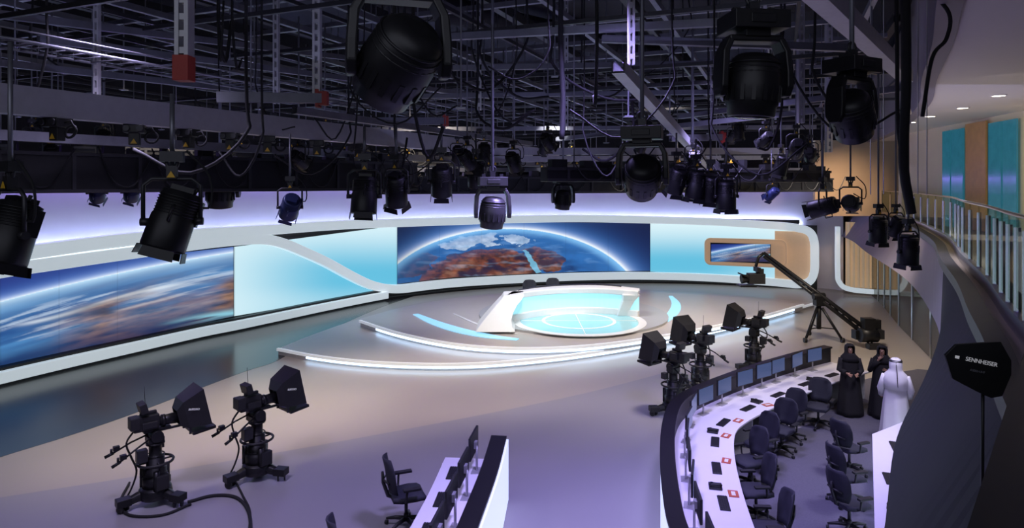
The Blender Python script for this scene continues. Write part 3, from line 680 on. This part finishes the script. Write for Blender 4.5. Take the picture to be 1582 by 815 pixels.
bal=thing('glass_balustrade','curved frameless glass balustrade with steel base channel','balustrade',(0,0,0))
G=offs(E,.3)
for i in range(14,len(G)-2,2):
    a=Vector((*G[i],4.3));b=Vector((*G[i+2 if i+2<len(G) else -1],4.3));dd=(b-a).normalized();a2=a+dd*.02;b2=b-dd*.02
    nn=Vector((dd.y,-dd.x,0))*.012
    m=MB().add([a2-nn,b2-nn,b2+nn,a2+nn]+[p+Vector((0,0,.88)) for p in(a2-nn,b2-nn,b2+nn,a2+nn)],[(0,1,2,3),(7,6,5,4),(0,4,5,1),(1,5,6,2),(2,6,7,3),(3,7,4,0)])
    mk('glass_panel',m,GLS,bal)
    mk('clamp_post',MB().box(a+Vector((0,0,.32)),(.03,.06,.92)),STEEL,bal)
mk('base_channel',MB().band(G,-.05,.05,4.08,4.26),STEEL,bal)
mk('handrail',MB().tube([Vector((x,y,5.2)) for x,y in G[10:]],.022,8),STEEL,bal)
rl=thing('black_balcony_railing','solid black balcony railing panel with flat top rail','railing')
pp=[(.30,.42),(.52,.75),(1.29,1.63),(2.3,2.75)]
mk('railing_panel',MB().band(pp,.01,.05,4.08,5.04),DEEP,rl);mk('top_rail',MB().band(pp,0,.09,5.03,5.08),BLK,rl)
c0=D(1512,570,2.5)
ant=thing('antenna_paddle','black flat directional antenna paddle with white lettering','antenna',c0)
px=[(1459,548),(1476,531),(1545,527),(1561,556),(1561,578),(1547,611),(1530,614),(1508,604),(1470,584)]
M_=Matrix.Rotation(math.pi/2,4,'X')
mk('paddle',MB().prism([((u-1512)*.0025,-(v-570)*.0025) for u,v in px],-.006,.006,M_),BLKP,ant,bev=.002)
mk('mount',MB().cyl((.03,.02,-.05),(.05,.05,-.75),.006,n=8).box((.02,.015,-.06),(.04,.03,.06)),BLK,ant)
text('SENNHEISER',.0225,LETT,ant,(.006,-.0075,.030),(math.pi/2,.2,0),ext=.0005)
mk('logo_mark',MB().box((-.088,-.0075,.049),(.016,.001,.011),Matrix.Rotation(.2,3,'Y')),LETT,ant)
text('A2003-UHF',.012,GREYL,ant,(-.01,-.0075,-.006),(math.pi/2,.2,0),ext=.0005)
def wl(t): return Vector((15.6,26,0)).lerp(Vector((13.2,14.5,0)),t)
a=wl(0);b=wl(1)
dd=(b-a).normalized();nn=Vector((dd.y,-dd.x,0));ang=math.atan2(dd.y,dd.x)
mk('wall_lobby',MB().box((a+b)/2+Vector((.1,0,5.8)),(12.2,.16,3.5),Matrix.Rotation(ang,3,'Z')),CREAM,kind='structure')
inw=Vector((-.98,.2,0))
def lobby(u0,u1,z0,z1,name,m,th=.05):
    def hit(u):
        k=(u-CU)/F
        t=(a.x-k*a.y)/((k*(b.y-a.y))-(b.x-a.x));return wl(t)
    p=hit(u0);q=hit(u1);c=(p+q)/2+inw*.1;return mk(name,MB().box((c.x,c.y,(z0+z1)/2),((q-p).length,th,z1-z0),Matrix.Rotation(ang,3,'Z')),m,kind='structure')
lobby(1462,1474,4.1,7.3,'window_1',TEAL);lobby(1476,1494,4.1,7.3,'window_2',TEAL)
lobby(1498,1530,4.1,7.4,'door_1',WOOD);lobby(1534,1554,4.1,7.3,'window_3',TEAL);lobby(1557,1578,4.1,7.3,'window_4',TEAL)
mk('wall_end',MB().box((17.0,30,5.8),(6,.2,3.5)),CREAM,kind='structure')
for u,v in((1543,148),(1487,167),(1437,180),(1408,189)):
    p=P(u,2*HV-v,3.52)
    d=thing('recessed_downlight','round recessed warm ceiling downlight','ceiling light',(p.x,p.y,7.5),group='lobby downlights')
    mk('trim_ring',MB().torus((0,0,-.01),.14,.02,16,6),WHT,d);mk('lamp',MB().cyl((0,0,-.005),(0,0,-.02),.125,n=16),DOWN,d)
cu=MB();pts=[]
for k in range(90):
    t=k/89;x=17.0+2.9*t;y=33-1.8*t+.09*math.sin(t*2*math.pi*16);pts.append((x,y))
cu.band(pts,0,.03,.3,3.6);mk('pleated_curtain',cu,CURT,label='cream pleated curtain under the balcony, warm light set as glow',category='curtain')
fr=thing('curved_bay_frame','white rounded luminous frame around the curtain bay','frame')
mk('frame_band',MB().tube(cr([(16.3,32.4,3.4),(16.3,32.4,1.2),(16.4,32.4,.6),(16.8,32.2,.3),(18,31.6,.25),(20,30.8,.25)],5),.13,8),RIB,fr)
mk('wall_right',MB().box((20.5,27,1.4),(.2,14,2.8)),DARKW,kind='structure')
gp=thing('glass_partition','dark reflective glass partition with slim frames beneath balcony','partition')
GP=offs(Lc,1.1)
for i in range(48,68,2):
    p=Vector((*GP[i],0));q=Vector((*GP[i+2],0));d=(q-p);n3=Vector((d.y,-d.x,0)).normalized()*.01
    mk('glass_pane',MB().add([p-n3,q-n3,q+n3,p+n3]+[k+Vector((0,0,2.8)) for k in(p-n3,q-n3,q+n3,p+n3)],[(0,1,2,3),(7,6,5,4),(0,4,5,1),(1,5,6,2),(2,6,7,3),(3,7,4,0)]),DGL,gp)
    mk('mullion',MB().box((p.x,p.y,1.4),(.06,.06,2.8)),STEEL,gp)
# ------------------------------------------------------------ ceiling + rigging grid
mk('ceiling',MB().box((0,18,12),(60,50,.2)),CEILM,kind='structure')
mk('wall_left',MB().box((-22,18,6),(.2,50,12)),DARKW,kind='structure')
mk('wall_far',MB().box((2,42,6),(56,.2,12)),DARKW,kind='structure')
EX=np.array([p[0] for p in E]);EY=np.array([p[1] for p in E])
kk=int(np.argmax(WY))
def inside(p):
    if p.y<1.5 or p.y>34.5: return False
    xl=np.interp(p.y,WY[:kk],WX[:kk])
    xr=np.interp(p.y,EY,EX)
    if p.y>33.5 and p.x>14:return False
    return xl+1.2<p.x<xr-.8
def clip(a,b):
    N=60;ins=[k for k in range(N+1) if inside(a.lerp(b,k/N))]
    if len(ins)<6:return None
    return a.lerp(b,ins[0]/N),a.lerp(b,ins[-1]/N)
d1=Vector((.385,.923,0));d2=Vector((.923,-.385,0));ORG0=Vector((-1,16,0))
def channel(a,b,w,h,m,name,label,cat,group):
    a=Vector(a);b=Vector(b);d=(b-a);l=d.length;d.normalize();sx=d.cross(Vector((0,0,1))).normalized();up=sx.cross(d)
    prof=[(-w,-h),(w,-h),(w,h),(w*.55,h),(w*.55,h*.7),(w*.8,h*.7),(w*.8,-h*.7),(-w*.8,-h*.7),(-w*.8,h*.7),(-w*.55,h*.7),(-w*.55,h),(-w,h)]
    rings=[[p+sx*x+up*y-a for x,y in prof] for p in(a,b)]
    return mk(name,MB().loft(rings,False,False),m,label=label,category=cat,group=group,loc=a)
def gridline(o,d,l0,l1,z,w,h,m,name,label,cat,group):
    c=clip(o+d*l0,o+d*l1)
    if c: channel(c[0]+Vector((0,0,z)),c[1]+Vector((0,0,z)),w,h,m,name,label,cat,group)
for i in range(-9,10): gridline(ORG0+d2*i*1.7,d1,-16,20,8.6,.045,.055,GALV,'strut_channel','galvanised slotted strut channel of the ceiling grid','steel channel','ceiling grid channels')
for i in range(-7,11): gridline(ORG0+d1*i*1.8,d2,-18,16,8.76,.045,.045,GALV,'strut_channel','galvanised slotted strut channel of the ceiling grid','steel channel','ceiling grid channels')
for i in range(-4,6): gridline(ORG0+d2*i*3.1+d2*.6,d1,-14,20,9.9,.1,.12,DGR,'ceiling_beam','dark steel beam above the lighting grid','beam','ceiling beams')
for i in range(-6,8):
    gridline(ORG0+d2*(i*2.3+.4),d1,-14+random.uniform(0,6),18-random.uniform(0,8),random.choice([7.7,8.0,8.2]),.025,.03,DGR,'conduit_pipe','dark cable conduit running through the lighting grid','pipe','grid conduits')
    gridline(ORG0+d1*(i*2.1+.9),d2,-16+random.uniform(0,6),14-random.uniform(0,8),random.choice([7.5,7.85,9.2]),.025,.03,DGR,'conduit_pipe','dark cable conduit running through the lighting grid','pipe','grid conduits')
rodm=MB().cyl((0,0,0),(0,0,1),.014,n=6)
def rb():
    r=thing('threaded_rod','slim steel threaded rod suspending the lighting grid','steel rod');mk('rod',rodm,GALV,r);mk('bracket',MB().box((0,0,0),(.12,.12,.02)),GALV,r);return r
for i in range(-7,8,1):
    for j in range(-4,8,2):
        o=ORG0+d2*i*1.7+d1*(j*1.8+(i%2)*1.8)
        zz=random.choice([6.45,7.0,7.4])
        if o.y<5 or not inside(o): continue
        q=spawn('rod',rb,(o.x,o.y,zz),0,1,None,'suspension rods');child(q,'rod')[0].scale=(1,1,11.92-zz)
for i,(a_,b_) in enumerate((((-8,16,11.2),(8,30,11.2)),((-4,8,11.2),(9,20,11.2)))):
    c=MB().tube([Vector(a_),Vector(b_)],.45,16);
    for k in range(12): p=Vector(a_).lerp(Vector(b_),k/12);q=Vector(a_).lerp(Vector(b_),k/12+.006);c.tube([p,q],.48,16)
    mk('air_duct',c,CEILM,label='dark round ventilation duct below the ceiling',category='duct',group='air ducts')
def rail(a,b,w,h,m=ALU,label='long aluminium lighting rail suspended over the studio'):
    return channel(a,b,w,h,m,'lighting_rail',label,'rail','lighting rails')
RA,RB=D(-60,146,6.3),D(860,240,19)
rail(RA,RB,.09,.15)
rail(D(-60,205,8.3),D(900,258,22),.06,.07,GALV)
rail(D(0,165,7.2),D(720,232,17),.04,.05)
rail(D(700,234,14),D(1258,233,17),.06,.08)
rail(D(760,246,13),D(1228,243,19),.05,.06)
rail(D(955,103,7),D(1100,262,18),.07,.07)
rail(D(1245,-30,5.2),D(1400,118,10),.09,.09)
rail(D(455,170,9),D(820,222,15),.05,.05,GALV)
rail(D(860,215,16),D(1270,170,12),.04,.05,GALV)
rail(D(620,262,16),D(1240,262,18),.04,.05,GALV)
for a_,b_ in(((60,60,9),(760,150,17)),((-20,20,8),(540,90,14)),((560,150,14),(1240,140,14)),((700,105,12),(1260,95,12)),((930,60,9),(1330,75,9)),((-20,95,9),(520,155,15)),((640,60,10),(1200,30,8)),((480,200,16),(1260,196,17)),((1050,180,15),(1400,135,10))):
    rail(D(*a_),D(*b_),.045,.05,GALV)
def trolley():
    r=thing('rail_trolley','black rail trolley clamp with yellow warning label','clamp')
    mk('trolley_block',MB().box((0,0,0),(.22,.2,.1)).box((0,0,-.12),(.12,.1,.16)),BLKP,r,bev=.01)
    for x in(-.07,.07): mk('roller',MB().cyl((x,-.11,.0),(x,-.135,.0),.035,n=12),DGR,r)
    mk('warning_label',MB().prism([(-.035,-.18),(.035,-.18),(0,-.12)],.06,.065,Matrix.Rotation(math.pi/2,4,'X')),YEL,r)
    mk('cable_coil',MB().torus((.18,0,-.1),.07,.014,14,6,Matrix.Rotation(1.3,3,'X')).tube([(.1,0,0),(.18,0,.02),(.25,0,-.1)],.012),CABL,r)
    return r
for t in(.06,.12,.17,.215,.26,.33,.4,.47,.55,.63,.72,.82,.93):
    p=RA.lerp(RB,t);spawn('tr',trolley,(p.x,p.y,p.z-.2),random.uniform(-.4,.4),1.0,None,'rail trolleys')
for t in(.1,.2,.3,.4,.5,.6,.72,.84,.95):
    p=D(700,234,14).lerp(D(1258,233,17),t);spawn('tr',trolley,(p.x,p.y,p.z-.13),random.uniform(-.4,.4),.9,None,'rail trolleys')
lt=thing('cable_ladder_tray','long steel cable ladder tray hanging under grid','cable tray')
a_=D(-40,58,7.4);b_=D(565,165,14);m=MB();sd=Vector((.3,-.12,0))
for s in(-1,1):
    m.tube([a_+sd*s,b_+sd*s],.02,6)
    m.tube([a_+sd*s+Vector((0,0,.12)),b_+sd*s+Vector((0,0,.12))],.012,6)
mk('side_rails',m,GALV,lt)
m=MB()
for k in range(34):
    p=a_.lerp(b_,k/33);m.cyl(p-sd,p+sd,.01,n=5)
    m.cyl(p-sd,p-sd+Vector((0,0,.12)),.006,n=4)
mk('rungs',m,GALV,lt)
def beam(a,b,h,label):
    r=thing('lighting_beam',label,'beam',a,group='deep black lighting beams')
    d=b-a;l=d.length;ang=math.atan2(d.y,d.x);r.rotation_euler=(0,0,ang)
    mk('beam_box',MB().box((l/2,0,h/2),(l,.25,h)),BLK,r,bev=.01)
    m=MB().box((l/2,-.14,h-.03),(l,.03,.05)).box((l/2,-.14,.03),(l,.03,.05));k=.4
    while k<l: m.box((k,-.14,h/2),(.05,.04,h*.9));k+=.9
    mk('stiffeners',m,DGR,r)
    m=MB();k=.3
    while k<l:
        s_=random.uniform(.08,.2);m.box((k,random.uniform(-.1,.1),h+s_/2),(random.uniform(.08,.3),.16,s_));k+=random.uniform(.25,.7)
    mk('power_boxes',m,BLKP,r)
    m=MB();k=.5
    while k<l:
        m.tube(cr([(k,-.15,h+.1),(k+.2,-.2,h*.3),(k+.5,-.18,h*.2),(k+.8,-.15,h+.05)],4),.012,5);k+=random.uniform(.5,1.3)
    mk('hanging_cables',m,CABL,r)
    m=MB();k=1.
    while k<l: m.prism([(k-.04,h+.12),(k+.04,h+.12),(k,h+.19)],.16,.165,Matrix.Rotation(math.pi/2,4,'X'));k+=random.uniform(1.0,2.4)
    mk('warning_labels',m,YEL,r)
    m=MB();k=.6
    while k<l: m.cyl((k,0,h),(k,0,12-a.z),.012,n=5);k+=3.1
    mk('hanger_rods',m,GALV,r)
    return r
B0=D(-60,299,9.0);B1_=D(640,291,14.6);B1_.z=B0.z
beam(B0,B1_,.62,'deep black lighting beam carrying lamps and power boxes')
q0=D(560,292,14.5);q1=D(1282,301,20);q1.z=q0.z=5.28
beam(q0,q1,.42,'black lighting beam carrying spotlights over the stage')
q0=D(-60,238,12.5);q1=D(760,262,19);q1.z=q0.z=6.0
beam(q0,q1,.3,'slim black lighting beam with boxes and cables')
q0=D(840,270,11);q1=D(1275,290,14);q0.z=q1.z=5.55
beam(q0,q1,.25,'slim black lighting beam with clustered spotlights')
def post(u,vt,vb,d,w,red):
    b=D(u,vb,d);t=12-b.z
    r=thing('slotted_post','slotted aluminium drop post with red end block' if red else 'slotted aluminium drop post of the lighting grid','post',b,group='drop posts')
    m=MB().box((-w*.35,0,t/2),(w*.3,w,t)).box((w*.35,0,t/2),(w*.3,w,t));k=.1
    while k<t: m.box((0,0,k),(w*.5,w*.8,.06));k+=.16
    mk('post_channel',m,ALU if w>.05 else GALV,r)
    if red: mk('end_block',MB().box((0,-.01,-red/2+.05),(w*1.15,w*1.2,red)),RED,r,bev=.005)
post(285,0,95,6.2,.13,.24);post(490,0,145,9.5,.11,.0);post(427,0,160,11,.09,0);post(150,0,150,9,.07,0);post(975,0,100,8,.08,0);post(1237,0,190,11,.1,0);post(740,0,170,12,.09,0);post(875,0,200,14,.08,0);post(1280,0,235,14,.12,0)
for u,v,d,l in((500,152,9.5,.4),(690,187,13,.25),(1118,212,14,.25)):
    c=D(u,v,d);mk('red_rail_block',MB().box((0,0,0),(l*.3,.12,.2)).box((-l*.2,0,.0),(.05,.15,.26)),RED,label='red painted rail end block on lighting grid',category='rail block',group='red rail blocks',loc=c)
    channel(c+Vector((-1.3,-.6,-.06)),c+Vector((.0,0,.0)),.05,.07,GALV,'strut_channel','short galvanised channel holding red block','steel channel','ceiling grid channels')
for k in range(46):
    u=random.uniform(20,1300);v=random.uniform(20,225);d=random.uniform(7,15);a_=D(u,v,d);b_=a_+Vector((random.uniform(-1.5,1.5),random.uniform(-.6,.6),random.uniform(-.9,.2)))
    if b_.z<5.9:b_.z=5.95
    mid=(a_+b_)/2+Vector((0,0,-random.uniform(.2,.6)));t_=Vector((a_.x,a_.y,11.93))
    cable([t_,a_+Vector((0,0,.8)),a_,mid,b_],random.choice([.012,.016,.022]),'black power cable sagging from the lighting grid',name='power_cable',group='slack grid cables',n=5)
cable([(D(1398,-60,6.5)),D(1400,120,6.5),D(1396,250,6.5),D(1408,330,6.5)],.045,'thick black cable bundle hanging beside balcony',name='cable_bundle',group='hanging bundles')
cable([(D(1384,-60,7)),D(1386,90,7),D(1388,200,7),D(1404,300,7)],.02,'thin black cable hanging beside balcony',name='cable_bundle',group='hanging bundles')
cable([(D(868,-60,9)),D(866,60,9),D(870,150,9),D(868,215,9)],.04,'thick black cable bundle hanging to a lamp',name='cable_bundle',group='hanging bundles')
cable([(D(1425,180,7)),D(1440,90,7),D(1462,60,7),D(1466,20,7),D(1430,-20,7)],.02,'black cable loop hanging beside balcony',name='cable_bundle',group='hanging bundles')
for u in(1345,1365,1418,1432):
    p=D(u,300,9.5);mk('suspension_wire',MB().cyl((0,0,0),(0,0,12-p.z),.008,n=5),STEEL,label='thin vertical steel suspension wire',category='wire',group='suspension wires',loc=p)
# ------------------------------------------------------------ lamps
def moving(body=BLK):
    def f():
        r=thing('moving_head_light','large black moving-head stage light with yoke','stage light')
        mk('base_housing',MB().box((0,0,.49),(.44,.36,.14)).box((0,0,.4),(.2,.2,.06)).box((0,-.185,.49),(.2,.01,.07)),body,r,bev=.02)
        y=MB()
        for s in(-1,1):
            rings=[]
            for z,w,x in((-.09,.05,.262),(-.02,.095,.265),(.1,.1,.262),(.26,.09,.25),(.36,.08,.2)):
                rings.append([Vector((s*(x-.028),-w,z)),Vector((s*(x+.028),-w,z)),Vector((s*(x+.028),w,z)),Vector((s*(x-.028),w,z))])
            y.loft(rings,True,False)
        y.box((0,0,.36),(.44,.16,.05));mk('yoke',y,body,r,bev=.012)
        h=MB().lathe([(.06,.25),(.13,.24),(.175,.2),(.2,.12),(.21,.02),(.212,-.04),(.2,-.1),(.2,-.15),(.185,-.17),(.18,-.24),(.165,-.25)],28)
        for z in(.17,.13,.09,.05): h.torus((0,0,z),.198-.1*max(0,z-.1),.008,24,6)
        for k in range(16):
            a=k*math.pi/8;h.box((.2*math.cos(a),.2*math.sin(a),-.07),(.03,.03,.12),Matrix.Rotation(a,3,'Z'))
        hd=mk('lamp_head',h,body,r);mk('front_lens',MB().lathe([(.155,-.252),(.1,-.265),(.0,-.27)],20),LENS,hd)
        mk('clamp',MB().box((0,0,.6),(.08,.08,.1)).torus((0,0,.68),.05,.016,16,6,Matrix.Rotation(math.pi/2,3,'X')).box((.14,0,.58),(.05,.06,.06)).box((-.14,0,.58),(.05,.06,.06)),DGR,r)
        mk('hanging_rod',MB().cyl((0,0,0),(0,0,1),.024,n=8),GALV,r,loc=(0,0,.66));return r
    return f
def fresnel(body=BLK):
    def f():
        r=thing('studio_spotlight','black studio spotlight with barn doors on a yoke','stage light')
        h=MB().lathe([(.12,.24),(.145,.23),(.15,.05),(.16,.03),(.165,-.2),(.16,-.22)],18)
        for k in range(7): h.torus((0,0,.06+k*.022),.15,.006,18,5)
        h.box((0,0,.255),(.16,.16,.05)).tube([(.0,-.15,.12),(.0,-.2,.12),(.0,-.2,0),(0,-.16,0)],.01,6).cyl((.08,0,.24),(.1,0,.3),.015,n=6).box((.14,.05,.1),(.06,.1,.2))
        hd=mk('lamp_housing',h,body,r,rot=(.5,0,0));mk('fresnel_lens',MB().lathe([(.14,-.222),(.08,-.235),(0,-.24)],16),LENS,hd)
        for k in range(4):
            a=k*math.pi/2;R=Matrix.Rotation(a,4,'Z')
            mk('barn_door',MB().add([(-.11,.155,-.215),(.11,.155,-.215),(.12,.165,-.29),(-.12,.165,-.29),(-.11,.162,-.215),(.11,.162,-.215),(.12,.172,-.29),(-.12,.172,-.29)],[(0,1,2,3),(7,6,5,4),(0,4,5,1),(1,5,6,2),(2,6,7,3),(3,7,4,0)],False,R),body,hd)
        mk('yoke',MB().tube([(-.2,0,-.02),(-.2,0,.28),(-.14,0,.33),(.14,0,.33),(.2,0,.28),(.2,0,-.02)],.016,8).cyl((-.22,0,0),(-.16,0,0),.03,n=10).cyl((.16,0,0),(.22,0,0),.03,n=10),DGR,r)
        mk('clamp',MB().box((0,0,.38),(.07,.07,.1)).torus((0,0,.45),.04,.014,12,6,Matrix.Rotation(math.pi/2,3,'X')).box((0,0,.5),(.16,.1,.08)),DGR,r)
        mk('warning_label',MB().prism([(-.03,.34),(.03,.34),(0,.39)],.045,.05,Matrix.Rotation(math.pi/2,4,'X')),YEL,r)
        mk('power_cable',MB().tube(cr([(.05,.0,.2),(.25,.03,.1),(.26,.03,.35),(.1,0,.55)],4),.01,5),CABL,r)
        mk('hanging_rod',MB().cyl((0,0,0),(0,0,1),.018,n=8),GALV,r,loc=(0,0,.42));return r
    return f
def put(key,bld,u,v,d,sc,rz,tx,ty,ztop,label,group):
    p=D(u,v,d);o=spawn(key,bld,p,rz,sc,label,group)
    hd=(child(o,'lamp_head')+child(o,'lamp_housing'))[0];hd.rotation_euler=(tx,ty,0)
    rod=child(o,'hanging_rod')[0];rod.scale=(1,1,max(.05,(ztop-p.z)/sc-rod.location.z))
for u,v,d,sc,rz,tx,ty,zt,l in((616,95,3.75,1.02,.3,.75,.5,8.6,'large black moving-head stage light tilted over the studio'),
 (1163,132,4.5,.88,.1,.05,.05,8.6,'large black moving-head stage light pointing straight down'),
 (1316,178,5.2,.80,.5,.3,-.7,8.6,'black moving-head stage light tilted sideways'),
 (992,273,6.9,.95,-.3,.9,.2,8.6,'black moving-head stage light aimed at the stage'),
 (870,308,13,.8,.2,.0,.1,8.6,'small black moving-head light pointing down'),
 (340,296,12.6,1.25,.2,.1,0,8.6,'black moving-head light below the deep beam')):
    put('mh',moving(),u,v,d,sc,rz,tx,ty,zt,l,'moving-head lights')
put('mhs',moving(SIL),761,328,8.6,.84,.15,.05,.08,8.6,'silver moving-head stage light pointing straight down','moving-head lights')
for u,v,d,sc,rz,tx,ty,zt,l in((266,342,5.0,1.0,.3,-.1,.3,6.2,'black spotlight with fins'),(16,362,5.0,1.05,-.5,-.3,.0,6.6,'black spotlight with handle'),
 (563,303,7.8,.95,.2,-.15,.05,6.2,None),(612,295,8.6,.9,-.4,.4,.2,6.3,None),(682,281,9.6,.95,.1,.4,.0,6.4,None),(735,272,11.5,.9,0,.4,0,6.4,None),
 (1045,280,10,.85,.2,.4,.1,6.3,None),(1075,287,10,.9,.3,.1,.1,6.2,None),(1098,292,10,.85,-.2,.3,.1,6.2,None),(1122,303,9.8,.9,.2,.05,0,6.2,None),
 (1271,320,10.5,.9,.8,1.3,.0,6.4,None),(1314,314,10.5,.8,-.6,1.4,0,6.4,None),(1357,357,9.6,.75,.2,.1,.0,7.4,None),(1403,388,8.6,.8,.3,.05,.0,7.4,None),(1384,350,10,.65,.2,.5,0,7.4,None)):
    put('fr',fresnel(),u,v,d,sc,rz,tx,ty,zt,(l or 'black studio spotlight')+' hanging from the lighting grid','studio spotlights')
for u,v,d,sc in((448,320,9,.8),(150,298,11,.75),(203,297,11,.75),(1192,300,13,.6)):
    put('frb',fresnel(BLUM),u,v,d,sc,.3,.9,.3,6.2,'blue studio spotlight hanging from the lighting grid','studio spotlights')
for k in range(40):
    u=random.uniform(30,1260);v=random.uniform(200,262);d=random.uniform(11,17)
    put('fr',fresnel(),u,v,d,random.uniform(.6,.8),random.uniform(-1,1),random.uniform(.2,1.2),0,8.6,'small black spotlight high on the lighting grid','studio spotlights')
# ------------------------------------------------------------ lights
w=bpy.data.worlds.new('world');scene.world=w;w.use_nodes=True;w.node_tree.nodes['Background'].inputs[0].default_value=(.28,.28,.58,1);w.node_tree.nodes['Background'].inputs[1].default_value=.045
def spot(loc,tgt,col,power,angle,blend=.6,size=.7):
    l=bpy.data.lights.new('spot','SPOT');l.color=col;l.energy=power;l.spot_size=math.radians(angle);l.spot_blend=blend;l.shadow_soft_size=size
    o=bpy.data.objects.new('spot_light',l);COL.objects.link(o);o.location=loc;o.rotation_euler=(Vector(tgt)-Vector(loc)).to_track_quat('-Z','Y').to_euler()
def area(loc,tgt,col,power,sx,sy):
    l=bpy.data.lights.new('area','AREA');l.shape='RECTANGLE';l.size=sx;l.size_y=sy;l.color=col;l.energy=power
    o=bpy.data.objects.new('area_light',l);COL.objects.link(o);o.location=loc;o.rotation_euler=(Vector(tgt)-Vector(loc)).to_track_quat('-Z','Y').to_euler()
WARM=(1,.85,.69);NEU=(.98,.97,1);PUR=(.46,.38,1)
spot((-7,13,7.8),(-8,15.5,0),WARM,2100,80,1)
spot((-2,16,7.8),(-2.5,17.5,0),WARM,3100,90,1)
spot((4,17,7.8),(4,18.5,0),(1,.88,.80),2300,90,1)
spot((9,19,7.8),(10,22,0),WARM,2400,95,1)
spot((1,22,7.8),(2,25,0),NEU,1800,85,1)
spot((1,15,7.6),(1.8,24,1),NEU,2800,26,1,.3)
spot((-4,19,7.6),(-.6,23,1),NEU,900,24,1,.3)
spot((6,24,7.8),(6,27,0),WARM,1600,95,1)
spot((-3,24,7.8),(-3,27,0),NEU,1000,85,1)
spot((1.0,8,7.6),(1.5,8.5,0),PUR,3000,110,1)
spot((-5,8,7.6),(-5,8.5,0),(.70,.62,1),1800,105,1)
spot((4,12,7.6),(4.5,13,0),(.52,.45,1),2000,100,1)
spot((8,12,7.3),(7.2,13,0),(.76,.72,1),1500,76,1)
area((-3,12,6.4),(-3,14,12),(.48,.5,1),70,14,10)  # unseen uplights from here on, added so the ceiling grid shows
area((6,16,6.4),(6,18,12),(.5,.5,1),62,12,10)
area((0,24,6.4),(0,25,12),(.42,.44,1),42,16,8)
area((11.5,17,7.4),(12.5,18,4),(1,.8,.55),110,3,8)
area((9,11,7.3),(10,12,4),(1,.85,.7),50,2,5)
spot((13.5,26,5.7),(16.5,33.5,4.6),(1,.6,.35),500,60,1,.2)
area((10.5,15,4.3),(10.6,15,8),(1,.85,.7),30,2,8)
area((-2,.5,7.6),(-2,8,6.2),(.8,.83,1),75,9,3)  # unseen fill by the camera, added to bring out the hanging lamps
